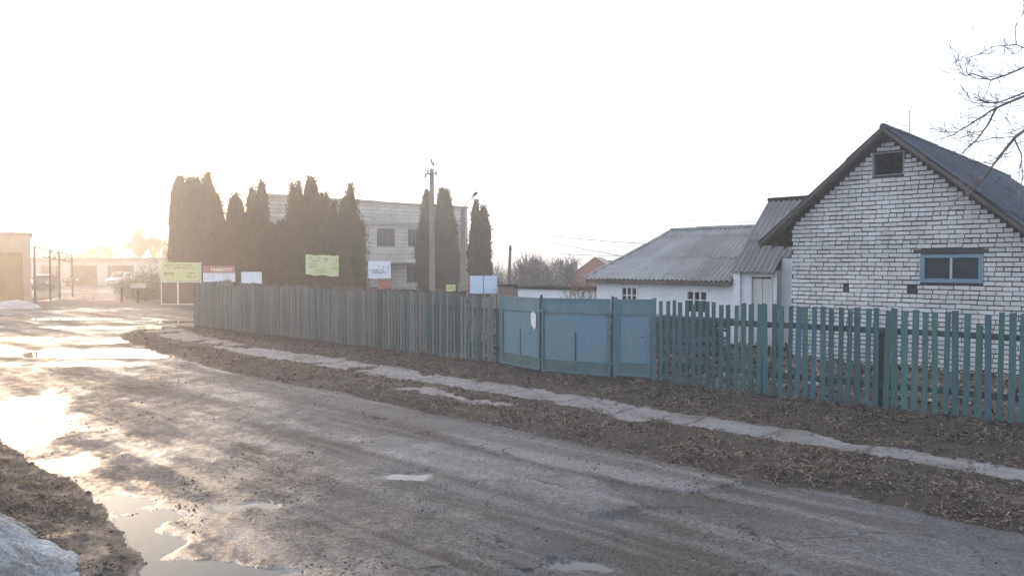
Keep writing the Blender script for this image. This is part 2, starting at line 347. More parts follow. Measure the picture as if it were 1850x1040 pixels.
FENCE_LINE = [(-12.7, 29.6), (-.26, 18.3), (3.05, 15.75), (7.8, 11.4), (14, 5.9)]
def yfence(X): return np.interp(X, [p[0] for p in FENCE_LINE], [p[1] for p in FENCE_LINE])

def relief(X, Y):
    jx = fbm(X, Y, .45, 4, 3.3) * .10; jy = fbm(X, Y, .45, 4, 8.9) * .10
    far = sstep(12, 40, Y)
    jx2, jy2 = jx * (1 + 2 * far), jy * (1 + 2 * far)
    dv = sdpoly(X + jx2, Y + jy2, VERGE); dw = sdpoly(X + jx * .8, Y + jy * .8, WALK)
    dw = np.minimum(dw, sdpoly(X + jx * 1.6, Y + jy * 1.6, PATCH1)); dw = np.minimum(dw, sdpoly(X + jx * 1.6, Y + jy * 1.6, PATCH2))
    dl = sdpoly(X + jx * 1.5, Y + jy * 1.5, LEFTV)
    l1 = sdpoly(X + jx * .6, Y + jy * .6, LAYER1); l2 = sdpoly(X + jx * .9, Y + jy * .9, LAYER2); st = sdpoly(X + jx * .5, Y + jy * .5, STRIPE); cr = sdpoly(X + jx, Y + jy, CRAT)
    cls = np.zeros(X.shape, np.int8)             # 0 road 1 verge 2 walk 3 soil
    behind = (Y > yfence(X) + .02) & (X > -12.6)
    behind |= (X > -12.7) & (Y > 29.6)
    yard = (Y > YB + fbm(X, Y, 3, 4, 5) * 1.5) & ~behind
    cls[behind | yard] = 3
    cls[(dv < 0) & ~behind] = 1
    cls[dl < 0] = 1
    hole = (fbm(X, Y, .9, 5, 21) > .40) | (dw > -.02 - .30 * fbm(X, Y, .3, 4, 22))
    cls[(dw < 0) & ~behind & ~hole] = 2
    cls[(Y < -3) | (X > 30)] = 3
    n_big = fbm(X, Y, 4.5, 3, 1.1); n_mid = fbm(X, Y, .8, 4, 2.2); n_fine = fbm(X, Y, .12, 3, 4.4)
    h = n_big * .016 + n_mid * .014 + n_fine * .005 + fbm(X, Y, .05, 2, 5.5) * .002
    # gently sunken, soaked left and far part of the road
    al = X * .74 - Y * .67; ac = X * .67 + Y * .74
    stk = fbm(al * .10, ac, .45, 5, 90); trk = fbm(al * .05, ac, .17, 3, 94)
    h = h + stk * .010 + fbm(X, Y, .28, 3, 91) * .009
    leftw = sstep(2.0, -6.0, X - (Y - 12) * .05) ; h = h - .012 * leftw
    h += (.022 + .016 * sstep(2.2, 3.0, X)) * sstep(.006, -.006, l1 + fbm(X, Y, .12, 3, 92) * .06) * (.6 + .6 * sstep(-2, 2, X - 1)) + .030 * sstep(.006, -.006, l2 + fbm(X, Y, .4, 4, 93) * .10) * sstep(-2.5, 1.5, X) + .010 * sstep(.02, -.02, cr)
    for (gx, gy, a, b_, d) in PUDS:
        q = ((X + jx * 2.2 - gx) / a) ** 2 + ((Y + jy * 2.2 - gy) / b_) ** 2
        h -= d * np.exp(-q * 1.1)
    hv = .050 * sstep(.02, -.55, dv) + (fbm(X, Y, .35, 4, 6.1) * .030 + n_fine * .012) * sstep(.05, -.3, dv)
    h = np.where(cls == 1, np.maximum(h, 0 - .02) + hv, h)
    hl = .10 * sstep(.03, -.8, dl) + (fbm(X, Y, .30, 4, 7.7) * .05 + n_fine * .02) * sstep(.04, -.3, dl)
    h = np.where((dl < .03), np.maximum(h, -.03) + hl, h)
    crack = (np.abs(fbm(X, Y, 1.1, 3, 31)) < .02) | (np.abs(np.mod((X * .74 - Y * .67) / 1.25 + fbm(X, Y, .8, 3, 33) * .12, 1) - .5) < .022)
    h = np.where(cls == 2, .058 + n_big * .01 + n_mid * .008 - crack * .02, h)
    sl = behind | yard
    hs = fbm(X, Y, 6, 4, 9.5) * .05 + fbm(X, Y, .6, 3, 12.5) * .03
    hs = np.where(behind, hs + .06, hs * .9 - .004)
    h = np.where(cls == 3, hs, h)
    r = np.hypot(X, Y); h = h * sstep(900, 60, r)
    wet = .08 + .52 * leftw * (.6 + .5 * sstep(3, -1, np.abs(Y - 7))) - stk * .45 - trk * .25 + .55 * np.clip(1 - (h - WATER) / .022, 0, 1) + .5 * np.clip(1 - (h - WATER) / .008, 0, 1) + fbm(X, Y, 1.5, 5, 40) * .38 + fbm(X, Y, .22, 3, 44) * .3
    wet = np.where(cls == 0, wet - .35 * sstep(.1, -.2, l1) , wet - .35)
    wet = np.where(cls == 3, .25 + .6 * np.clip(1 - (h - WATER) / .03, 0, 1) + fbm(X, Y, 2, 3, 41) * .4, wet)
    wet = np.where(dl < 0, .30 + .5 * sstep(8, 5.5, Y) + fbm(X, Y, .3, 3, 43) * .9, wet)
    dirt = .38 + stk * .9 + trk * .5 + fbm(X, Y, 1.6, 5, 50) * .9 + .5 * np.clip(.25 - np.abs(dv), 0, .25) / .25 + sstep(0, .6, l2) * sstep(3.5, .5, l2) * .25
    dirt = np.where(st < 0, dirt - .6, dirt)
    dirt = np.where(cls == 2, .15 + fbm(X, Y, .5, 4, 55) * .9 + 1.3 * crack + .8 * sstep(-.14, 0, dw), dirt)
    dirt = np.where(cls == 1, .5 + fbm(X, Y, .8, 4, 56) * 1.1, dirt)
    rut = sstep(.25, .45, fbm(al * .25, ac, 1.2, 4, 97)); dry = np.clip(sstep(.02, -.1, st) * 1.0 + sstep(.1, -.3, l1) * .40 + sstep(.1, -.3, l2) * .5 + sstep(.1, -.6, cr) * .15 + .55 * sstep(.18, .5, trk + stk * .5) * (Y < 25), 0, 1)
    return h, cls, np.clip(wet, 0, 1.4), np.clip(dirt, 0, 1), dry

# rings and spokes, dense where the eye falls
rad = [0.0]; r = 1.2
rr = [1.2]
while rr[-1] < 900:
    r = rr[-1]
    k = 1.0075 if 3.6 < r < 22 else (1.011 if r < 60 and r > 3.6 else (1.06 if r > 60 else 1.12))
    rr.append(r * k)
rr = np.array(rr)
ang = np.concatenate([np.linspace(-180, -50, 60, endpoint=False), np.linspace(-50, 45, 860, endpoint=False), np.linspace(45, 180, 60, endpoint=False)])
A, RR = np.meshgrid(np.radians(ang), rr)
X = RR * np.sin(A); Y = RR * np.cos(A)
H, CL, WET, DIRT, DRY = relief(X, Y)
nr, na = X.shape
Vg = np.stack([X, Y, H], -1).reshape(-1, 3)
idx = np.arange(nr * na).reshape(nr, na)
j2 = np.roll(idx, -1, axis=1)
Fq = np.stack([idx[:-1], idx[1:], j2[1:], j2[:-1]], -1)      # faces up
Fc = CL[:-1].reshape(-1); Fq = Fq.reshape(-1, 4)
# fill the hub
hub = len(Vg); Vg = np.vstack([Vg, [[0, 0, 0.0]]])
def sub(cls, name, matn, hubfan=False):
    F = Fq[Fc == cls]
    if hubfan:
        fan = np.stack([np.full(na, hub), idx[0], j2[0], np.full(na, hub)], -1)
    used = np.unique(F); remap = np.full(len(Vg), -1); remap[used] = np.arange(len(used))
    at_ = {k: ('POINT', np.append(v.reshape(-1), 0)[used]) for k, v in (('wet', WET), ('dirt', DIRT), ('dry', DRY))}
    return tag(npmesh(name, Vg[used], remap[F], M[matn], at_, smooth=True), kind='structure')
sub(0, 'road', 'road'); sub(1, 'verge', 'verge'); sub(2, 'sidewalk', 'walk'); sub(3, 'ground', 'soil')
wb = MB(); wb.add([(-45, 2, WATER), (6, 2, WATER), (6, 16, WATER), (-12.5, 34, WATER), (-12.5, 75, WATER), (-45, 75, WATER)], [(0, 1, 2, 3, 4, 5)])
tag(wb.build('puddle_water', M['water']), kind='structure')

def hts(X, Y): return relief(np.asarray(X, float), np.asarray(Y, float))

# ------------------------------------------------------------------ litter (nobody could count it)
def scatter(n, xr, rr_, keep, seed):
    g = np.random.default_rng(seed)
    r = np.exp(g.uniform(math.log(rr_[0]), math.log(rr_[1]), n)); a = np.radians(g.uniform(xr[0], xr[1], n))
    X, Y = r * np.sin(a), r * np.cos(a); h, c, w_, d_, y_ = hts(X, Y); k = keep(X, Y, c, h)
    return g, X[k], Y[k], h[k]
def blades(name, mat_, g, X, Y, h, ln, wd, lift, tone):
    n = len(X); r = np.hypot(X, Y); sc = np.clip((r / 8) ** .55, .8, 2.2)
    a = g.uniform(0, 2 * np.pi, n); L_ = g.uniform(ln[0], ln[1], n) * sc; W_ = g.uniform(wd[0], wd[1], n) * sc
    up = g.uniform(lift[0], lift[1], n) * L_
    dx, dy = np.cos(a), np.sin(a); tw = g.uniform(-.6, .6, n)
    P0 = np.stack([X - dx * L_ / 2, Y - dy * L_ / 2, h + .004 + g.uniform(0, .012, n)], -1)
    P2 = np.stack([X + dx * L_ / 2, Y + dy * L_ / 2, h + .006 + up], -1)
    side = np.stack([-dy * W_, dx * W_, tw * W_], -1)
    Pm = (P0 + P2) / 2 + np.stack([0 * X, 0 * X, up * .35 + .004], -1)
    V = np.stack([P0, Pm - side * .5, P2, Pm + side * .5], 1).reshape(-1, 3)
    F = np.arange(4 * n).reshape(n, 4)
    return tag(npmesh(name, V, F, mat_, {'tone': ('FACE', g.uniform(tone[0], tone[1], n) ** 1.6)}), kind='stuff')
vg = lambda X, Y, c, h: (c == 1) & (h > -.01) & (fbm(X, Y, .45, 4, 63) + fbm(X, Y, .12, 2, 64) * .5 > -.18)
g, X_, Y_, h_ = scatter(200000, (-48, 44), (3.9, 34), vg, 1)
o = blades('fallen_leaves', M['leaf'], g, X_, Y_, h_, (.012, .065), (.005, .026), (-.1, .6), (.3, 1.55)); tag(o, 'brown fallen leaves and plant litter matted over the dark verges', 'leaf litter')
g, X_, Y_, h_ = scatter(70000, (-48, 44), (3.9, 34), lambda X, Y, c, h: (c == 1) & (fbm(X, Y, .7, 3, 61) > -.05), 2)
o = blades('dead_grass', M['straw'], g, X_, Y_, h_, (.05, .16), (.003, .008), (-.05, .7), (.25, 1.5)); tag(o, 'pale dead grass stalks lying across the verges', 'dead grass')
g, X_, Y_, h_ = scatter(16000, (-48, 44), (3.9, 30), lambda X, Y, c, h: (c == 2) & (fbm(X, Y, .6, 4, 66) > .02), 8)
o = blades('walk_litter', M['leaf'], g, X_, Y_, h_, (.012, .05), (.004, .018), (-.05, .4), (.3, 1.3)); tag(o, 'leaf crumbs and dirt scattered over the broken concrete walk', 'leaf litter')
g, X_, Y_, h_ = scatter(30000, (-25, 44), (11, 40), lambda X, Y, c, h: (c == 3) & (X > -12), 3)
o = blades('yard_litter', M['leaf'], g, X_, Y_, h_, (.05, .14), (.02, .05), (0, .9), (.4, 1.8)); tag(o, 'scattered leaves and stalks on the yard behind the fences', 'leaf litter')
def crumbs(name, n, keep, seed, size, mat_, label, cat):
    g, X_, Y_, h_ = scatter(n, (-46, 44), (3.9, 30), keep, seed)
    n = len(X_); s = size[0] + (size[1] - size[0]) * g.random(n) ** 9
    s *= np.clip((np.hypot(X_, Y_) / 8) ** .5, .8, 1.8)
    base = np.array([[1, 0, 0], [0, 1, 0], [-1, 0, 0], [0, -1, 0], [0, 0, .8]], float)
    a = g.uniform(0, 6.28, n); ca, sa = np.cos(a), np.sin(a)
    B = base[None] * g.uniform(.5, 1.2, (n, 5, 1)) * s[:, None, None]
    Vx = B[..., 0] * ca[:, None] - B[..., 1] * sa[:, None] + X_[:, None]; Vy = B[..., 0] * sa[:, None] + B[..., 1] * ca[:, None] + Y_[:, None]
    Vz = B[..., 2] + h_[:, None] - .001
    V = np.stack([Vx, Vy, Vz], -1).reshape(-1, 3); o5 = np.arange(n)[:, None] * 5
    F = np.concatenate([o5 + np.array([0, 1, 4])[None], o5 + np.array([1, 2, 4])[None], o5 + np.array([2, 3, 4])[None], o5 + np.array([3, 0, 4])[None]])
    return tag(npmesh(name, V, F, mat_, {'tone': ('FACE', np.tile(g.uniform(.5, 1.8, n), 4))}), label, cat, kind='stuff')
crumbs('mud_crumbs', 90000, lambda X, Y, c, h: (c == 0) & (h > WATER) & (fbm(X, Y, 1.1, 4, 71) > .0), 5, (.003, .024), M['crumb'], 'dark crumbs of mud and grit strewn over the wet road', 'grit')
crumbs('verge_clods', 26000, lambda X, Y, c, h: (c == 1), 6, (.006, .05), M['crumb'], 'small clods of dark soil on the verges', 'soil clods')

# ------------------------------------------------------------------ corrugated roofs
def corrugated(name, P0, U, Sv, W, L_, mat_, parent, tmin=lambda s: 0, tmax=None, period=.17, amp=.032, sw=1.05, shl=1.55, jit=1.0):
    """P0 local eave corner, U along the eave, Sv up the slope; separate overlapping sheets"""
    U = Vector(U).normalized(); Sv = Vector(Sv).normalized(); Nn = U.cross(Sv).normalized()
    if Nn.z < 0: Nn = -Nn
    tmax = tmax or (lambda s: L_)
    mb = MB(); P0 = Vector(P0); step = period / 6
    i = 0; s0 = 0
    while s0 < W - .01:
        s1 = min(W, s0 + sw); j = 0; t0 = 0
        while t0 < L_ - .01:
            t1 = min(L_, t0 + shl)
            tone = rnd.uniform(.84, 1.14); dz = rnd.uniform(-.008, .014) * jit; sk = rnd.uniform(-.02, .02) * jit
            cols = []
            s = s0 - .04 if s0 > 0 else s0
            while s < s1 + 1e-6:
                a = max(t0 - (.12 if t0 > 0 else 0) + sk * (1 if t0 > 0 else .6), tmin(s)); b_ = min(t1, tmax(s))
                if b_ > a + .02: cols.append((s, a, b_))
                else:
                    if len(cols) > 1: sheet(mb, cols, P0, U, Sv, Nn, period, amp, dz, t0, t1, tone)
                    cols = []
                s += step
            if len(cols) > 1: sheet(mb, cols, P0, U, Sv, Nn, period, amp, dz, t0, t1, tone)
            t0 = t1
        s0 = s1
    o = mb.build(name, mat_, parent, smooth=False)
    so = o.modifiers.new('thick', 'SOLIDIFY'); so.thickness = .009; so.offset = 0
    return o
def sheet(mb, cols, P0, U, Sv, Nn, period, amp, dz, t0, t1, tone):
    vs = []
    for (s, a, b_) in cols:
        wv = amp * math.cos(2 * math.pi * s / period)
        for t in (a, b_):
            lift = .016 * (1 - (t - t0) / max(t1 - t0, .1))
            vs.append(P0 + U * s + Sv * t + Nn * (wv + lift + dz))
    mb.add(vs, [(2 * k, 2 * k + 2, 2 * k + 3, 2 * k + 1) for k in range(len(cols) - 1)], tone)

# ------------------------------------------------------------------ yard buildings frame
U2 = Vector((.722, -.692)); V2 = Vector((.692, .722)); A2 = Vector((2.97, 26.0)); ANG = math.atan2(-.692, .722)
def Wp(s, d): return A2 + U2 * s + V2 * d

# --- white brick house
HX0, HD = 7.7, -1.74
org = Wp(HX0, HD)
house = thing('brick_house', 'white brick gabled house with dark roof behind the green picket fence', 'house', (org.x, org.y, 0), ANG)
HW, HDP, PK, TAN, PX = 5.1, 13.5, 5.62, .879, 2.3
def rk(x): return PK - TAN * abs(x - PX)
nrm = (-V2.x, -V2.y)
def loc_h(x, y):
    p = hit(x, y, (org.x, org.y), nrm); q = Vector((p.x, p.y)) - org; return q.dot(U2), p.z
wx0, wz1 = loc_h(1665, 460); wx1, wz0 = loc_h(1775, 510)
vx0, vz1 = loc_h(1578, 279); vx1, vz0 = loc_h(1632, 313)
h1 = loc_h(1533, 520); h2 = loc_h(1654, 521)
# backing walls with openings left (front wall in pieces around the openings)
mb = MB()
T = .3
def gpiece(x0, x1, z0, z1f):          # wall strip from z0 up to a function of x
    xs = sorted(set([x0, x1] + ([PX] if x0 < PX < x1 else [])))
    poly = [(x0, z0), (x1, z0)] + [(x, z1f(x)) for x in reversed(xs)]
    mb.prism(poly, .015, T, 'y')
top = lambda x: rk(x) - .06
gpiece(0, vx0, wz1, top); gpiece(vx0, vx1, wz1, lambda x: vz0); gpiece(vx0, vx1, vz1, top); gpiece(vx1, HW, wz1, top)
mb.box(0, wx0, .015, T, -.1, wz1); mb.box(wx1, HW, .015, T, -.1, wz1); mb.box(wx0, wx1, .015, T, -.1, wz0)
wall = mb.build('wall', M['mortar'], house)
mb = MB(); mb.box(.0, T, T, HDP, -.1, rk(0) - .08); mb.box(HW - T, HW, T, HDP, -.1, rk(HW) - .08)
mb.prism([(T, -.1), (HW - T, -.1), (HW - T, rk(HW - T) - .1), (PX, PK - .1), (T, rk(T) - .1)], HDP - T, HDP, 'y')
mb.box(T, HW - T, T, HDP - T, 3.05, 3.15)
mb.build('wall', M['brick'], house)
# bricks, course by course
mb = MB(); CP_, BL = .106, .312; z = 0.0; ci = 0
while z < PK:
    zb, zt = z + .016, z + CP_ - .010; zm = (zb + zt) / 2
    lim0 = max(0, PX - (PK - .10 - zt) / TAN); lim1 = min(HW, PX + (PK - .10 - zt) / TAN)
    if lim1 - lim0 > .12:
        hdr = (ci % 6 == 4); bl = BL * (.5 if hdr else 1)
        x = (-BL * .5 if ci % 2 else 0) + (ci % 3) * .02
        while x < lim1:
            a, b_ = max(x + .009, lim0), min(x + bl - .009, lim1); x += bl
            segs = [(a, b_)]
            for (ox0, ox1, oz0, oz1) in ((wx0 - .02, wx1 + .02, wz0 - .03, wz1 + .13), (vx0 - .02, vx1 + .02, vz0 - .02, vz1 + .02), (h1[0] - .13, h1[0] + .02, h1[1] - .05, h1[1] + .05), (h2[0] - .18, h2[0] + .04, h2[1] - .05, h2[1] + .05)):
                if zt > oz0 and zb < oz1:
                    ns_ = []
                    for (p, q) in segs:
                        if q <= ox0 or p >= ox1: ns_.append((p, q)); continue
                        if p < ox0: ns_.append((p, ox0))
                        if q > ox1: ns_.append((ox1, q))
                    segs = ns_
            for (p, q) in segs:
                if q - p < .03: continue
                dj = rnd.uniform(-.009, .007)
                mb.jbox(p, q, -.020 + dj, .02, zb + rnd.uniform(-.006, .004), zt + rnd.uniform(-.006, .005), .005, rnd.uniform(.90, 1.08))
    z += CP_; ci += 1
mb.build('brickwork', M['brick'], house)
mb = MB(); mb.box(wx0 - .17, wx1 + .17, -.02, .05, wz1 + .012, wz1 + .12); mb.build('lintel', M['mortar'], house)
# window
win = MB(); f = .075
win.box(wx0 - .02, wx0 + f, -.045, .10, wz0 - .02, wz1); win.box(wx1 - f, wx1 + .02, -.045, .10, wz0 - .02, wz1)
win.box(wx0 + f, wx1 - f, -.04, .10, wz1 - f, wz1); win.box(wx0 + f, wx1 - f, -.04, .10, wz0 - .02, wz0 + f)
wo = win.build('window', M['bluewood'], house)
cx = (wx0 + wx1) / 2
MB().box(cx - .022, cx + .022, -.035, .08, wz0 + f, wz1 - f).build('mullion', mat('pale_mullion', (.33, .38, .43), .6, .1, 4, .1, 30), wo)
for a, b_ in ((wx0 + f, cx - .022), (cx + .022, wx1 - f)):
    MB().box(a, b_, .03, .04, wz0 + f, wz1 - f).build('pane', M['glass'], wo)
vent = MB(); vent.box(vx0 - .02, vx0 + .012, -.01, .1, vz0, vz1); vent.box(vx1 - .012, vx1 + .02, -.01, .1, vz0, vz1); vent.box(vx0 - .02, vx1 + .02, -.012, .1, vz1, vz1 + .025); vent.box(vx0 - .02, vx1 + .02, -.01, .1, vz0 - .02, vz0)
vo = vent.build('attic_opening', mat('grey_wood_trim', (.26, .27, .28), .8, .3, 4, .3, 30), house)
jag = [(vx0 + .035, vz0 + .0), (vx0 + .16, vz0 + .03), (vx0 + .2, vz0 + .0), (vx0 + .27, vz0 + .10), (vx0 + .33, vz0 + .02), (vx0 + .42, vz0 + .08), (vx1 - .035, vz0 + .05), (vx1 - .035, vz0 - .0)]
mbj = MB(); mbj.prism(jag, .03, .035, 'y'); mbj.build('broken_pane', M['oldwood'], vo)
MB().box(vx0 - .15, vx1 + .15, T + .45, T + .48, vz0 - .4, vz1 - .2).build('attic_shade_panel', M['black_in'], house)  # near-black sheet behind the opening, its colour standing in for attic shade
MB().box(wx0 - .3, wx1 + .3, T + .4, T + .45, wz0 - .4, wz1 + .4).build('room_shade_panel', M['dark_in'], house)  # dark sheet behind the window, painted as the unlit room
# roof
y0, y1 = -.36, HDP + .3; Lr = 3.45 / math.cos(math.atan(TAN)); Ll = 3.05 / math.cos(math.atan(TAN))
c_, s_ = math.cos(math.atan(TAN)), math.sin(math.atan(TAN))
zr = PK + .10
corrugated('roof', (PX + Lr * c_, y0, zr - Lr * s_), (0, 1, 0), (-c_, 0, s_), y1 - y0, Lr, M['slate_dark'], house)
corrugated('roof', (PX - Ll * c_, y0, zr - Ll * s_), (0, 1, 0), (c_, 0, s_), y1 - y0, Ll, M['slate_dark'], house)
mb = MB()
for yy in np.arange(y0 + .05, y1, .75):
    for sg, LL in ((-1, Ll), (1, Lr)):
        p = [(PX, zr - .05), (PX + sg * LL * c_, zr - .05 - LL * s_), (PX + sg * LL * c_, zr - .13 - LL * s_), (PX, zr - .13)]
        if sg < 0: p = p[::-1]
        mb.prism(p, yy, yy + .05, 'y', .8)
mb.build('rafters', M['oldwood'], house)
mb = MB()
for sg, LL in ((-1, Ll), (1, Lr)):
    k = 0; t = 0
    while t < LL - .05:
        t2 = min(LL, t + .14)
        p = [(PX + sg * t * c_, zr - .032 - t * s_), (PX + sg * (t2 - .012) * c_, zr - .032 - (t2 - .012) * s_), (PX + sg * (t2 - .012) * c_, zr - .05 - (t2 - .012) * s_), (PX + sg * t * c_, zr - .05 - t * s_)]
        if sg < 0: p = p[::-1]
        mb.prism(p, y0 + .02, y1 - .02, 'y', rnd.uniform(.6, 1.2)); t = t2
mb.build('sheathing_boards', M['oldwood'], house)
mb = MB()
for sg, LL in ((-1, Ll), (1, Lr)):
    p = [(PX, zr - .0), (PX + sg * LL * c_, zr - .0 - LL * s_), (PX + sg * LL * c_, zr - .09 - LL * s_), (PX, zr - .09)]
    if sg < 0: p = p[::-1]
    mb.prism(p, y0 - .03, y0 - .005, 'y', .75)
mb.build('bargeboard', M['oldwood'], house)
mb = MB(); yy = y0
while yy < y1 - .1:
    e = min(yy + 1.1, y1); d = rnd.uniform(-.01, .015)
    mb.tube([(PX, yy - .03, zr + .015 + d), (PX, e, zr + .03 + d)], [.085, .075], 10, rnd.uniform(.8, 1.1)); yy = e
mb.build('ridge_cap', M['slate_dark'], house)

# antenna on the roof
pa = at(1643, 232, 19.2)
ant = thing('antenna', 'thin bent metal aerial rising from the dark roof ridge', 'antenna', (pa.x, pa.y, 0))
b0 = Vector((0, 0, pa.z - .25)); 
MB().tube([b0, (0, 0, pa.z + .45), (.01, 0, pa.z + .50), (.06, 0, pa.z + .56)], .011, 5).build('mast', M['darkmetal'], ant)
MB().tube([(-.52, -.2, pa.z + .25), (-.48, -.2, pa.z + .12), (-.25, -.1, pa.z + .05), (0, 0, pa.z + .06)], .008, 4).build('side_arm', M['darkmetal'], ant)

# --- whitewashed cottage (low wing and tall entrance wing)
cot = thing('cottage', 'long low whitewashed cottage with weathered corrugated roof behind the teal gate', 'house', (A2.x, A2.y, 0), ANG)
def loc_c(x, y, d=0.0):
    P = Wp(0, d); p = hit(x, y, (P.x, P.y), nrm); q = Vector((p.x, p.y)) - A2; return q.dot(U2), p.z
CW, CDP = 5.2, 5.4
W1a, W1t = loc_c(1122, 517); W1b, _ = loc_c(1152, 517); W2a, W2t = loc_c(1240, 524); W2b, _ = loc_c(1279, 524)
wb_ = .95
mb = MB(); zt = 2.06
for a, b_, lo, hi in ((0, W1a, -.1, zt), (W1a, W1b, -.1, wb_), (W1a, W1b, W1t, zt), (W1b, W2a, -.1, zt), (W2a, W2b, -.1, wb_), (W2a, W2b, W2t, zt), (W2b, CW, -.1, zt)):
    mb.box(a, b_, 0, .3, lo, hi)
mb.box(0, .3, .3, CDP, -.1, 2.0); mb.box(.3, CW, CDP - .3, CDP, -.1, 2.0); mb.build('wall', M['white_wall'], cot)
MB().box(.3, CW, 1.6, 1.65, 0, 2).build('room_shade_panel', M['dark_in'], cot)  # added dark sheet giving the shade inside the cottage windows
for (a, b_, t) in ((W1a, W1b, W1t), (W2a, W2b, W2t)):
    fm = MB(); fm.box(a - .07, b_ + .07, -.05, -.002, t, t + .05); fm.box(a, a + .05, -.02, .12, wb_, t); fm.box(b_ - .05, b_, -.02, .12, wb_, t); fm.box(a + .05, b_ - .05, -.02, .12, wb_, wb_ + .05); fm.box(a + .05, b_ - .05, -.02, .12, t - .05, t)
    for k in (1, 2):
        xx = a + .05 + (b_ - a - .1) * k / 3; fm.box(xx - .022, xx + .022, -.012, .1, wb_ + .05, t - .05)
    for zz in (t - .30,):
        fm.box(a + .05, b_ - .05, -.006, .09, zz - .015, zz + .015)
    wo = fm.build('window', M['white_paint'], cot)
    MB().box(a + .05, b_ - .05, .05, .06, wb_ + .05, t - .05).build('pane', M['glass'], wo)
# hipped roof of the low wing
ev = -.32; el = -.33; zc0 = 1.98
rise, run = 3.72 - zc0, 2.7 + .32
Ls = math.hypot(rise, run); Sv = (0, run / Ls, rise / Ls)
def hipmax(s):                         # s from the left eave corner
    k = s / (1.34 + .33)
    if k >= 1: return Ls
    return Ls * (k * .93 if k < .78 else .725 + (k - .78) / .22 * .275)
corrugated('roof', (el, ev, zc0), (1, 0, 0), Sv, CW - el + .02, Ls, M['slate'], cot, tmax=hipmax)
Sb = (0, -run / Ls, rise / Ls)
corrugated('roof', (el, 2.7 + run, zc0), (1, 0, 0), Sb, CW - el, Ls, M['slate'], cot, tmax=hipmax)
hipL = math.hypot(1.34 + .33, rise)
corrugated('roof', (el, ev, zc0), (0, 1, 0), ((1.34 + .33) / hipL, 0, rise / hipL), 2 * run, hipL, M['slate'], cot, tmax=lambda s: hipL * max(0, min(1, min(s, 2 * run - s) / run)))
mb = MB(); x = 1.34
while x < CW:
    e = min(x + 1.05, CW); mb.tube([(x - .03, 2.7, 3.745 + rnd.uniform(-.01, .02)), (e, 2.7, 3.755 + rnd.uniform(-.015, .02))], [.075, .07], 8, rnd.uniform(.85, 1.15)); x = e
mb.tube([(el, ev, zc0 + .05), (el + 1.27, ev + 2.1, zc0 + .05 + rise * .70), (1.34, 2.7, 3.74)], [.05, .05, .06], 6, 1.1)
mb.build('ridge_cap', M['slate'], cot)
mb = MB(); mb.box(el + .05, CW, ev + .03, ev + .055, zc0 - .11, zc0 - .015, .8); mb.box(el + .05, CW, ev + .055, -.002, zc0 - .04, zc0 - .02, .8); mb.build('fascia', M['oldwood'], cot)
# tall entrance wing
ENT = thing('entrance_wing', 'white entrance block with steep grey corrugated roof between cottage and brick house', 'house extension', (A2.x, A2.y, 0), ANG)
Ds, Dz, Dr = loc_c(1357, 500)[0], loc_c(1357, 500)[1], loc_c(1396, 500)[0]
mb = MB(); x0, x1 = 5.203, 6.52
mb.box(x0, Ds, .0, .25, -.1, 2.32); mb.box(Dr, x1, 0, .25, -.1, 2.32); mb.box(Ds, Dr, 0, .25, Dz, 2.32)
mb.box(x1 - .25, x1, .25, .55, -.1, 2.32); mb.box(x1, HX0 - .003, .30, .55, -.1, 2.68); mb.box(x0, x0 + .25, .25, 5, -.1, 2.6)
mb.prism([(.0, 2.32), (5.2, 2.32), (2.45, 4.45)], x0 + .01, x0 + .25, 'x')
mb.box(x0, HX0 - .003, 4.8, 5.0, -.1, 2.6)
mb.build('wall', M['white_wall'], ENT)
MB().box(5.21, 5.43, -.12, -.002, -.1, 2.3).build('pilaster', M['white_wall'], ENT)
d = MB(); mid = (Ds + Dr) / 2
for a, b_ in ((Ds + .03, mid - .008), (mid + .008, Dr - .03)):
    d.box(a, b_, .06, .09, 0, Dz - .05)
    for zz in (.3, 1.0, 1.7): d.box(a + .03, b_ - .03, .05, .058, zz, zz + .28)
d.build('door', M['door_paint'], ENT)
fr = MB(); fr.box(Ds, Ds + .03, -.02, .12, 0, Dz); fr.box(Dr - .03, Dr, -.02, .12, 0, Dz); fr.box(Ds - .05, Dr + .05, -.035, .12, Dz, Dz + .05); fr.build('door_frame', M['door_paint'], ENT)
run2, z20 = 2.56, 2.25; rise2 = 4.55 - z20; L2 = math.hypot(run2, rise2)
corrugated('roof', (5.19, -.22, z20), (1, 0, 0), (0, run2 / L2, rise2 / L2), 2.5, L2, M['slate_mid'], ENT, tmin=lambda s: 0 if s < 1.33 else .66)
corrugated('roof', (5.19, -.22 + 2 * run2, z20), (1, 0, 0), (0, -run2 / L2, rise2 / L2), 2.5, L2, M['slate_mid'], ENT)
mb = MB(); mb.tube([(5.15, 2.34, 4.57), (7.69, 2.34, 4.58)], .075, 8); mb.build('ridge_cap', M['slate_mid'], ENT)

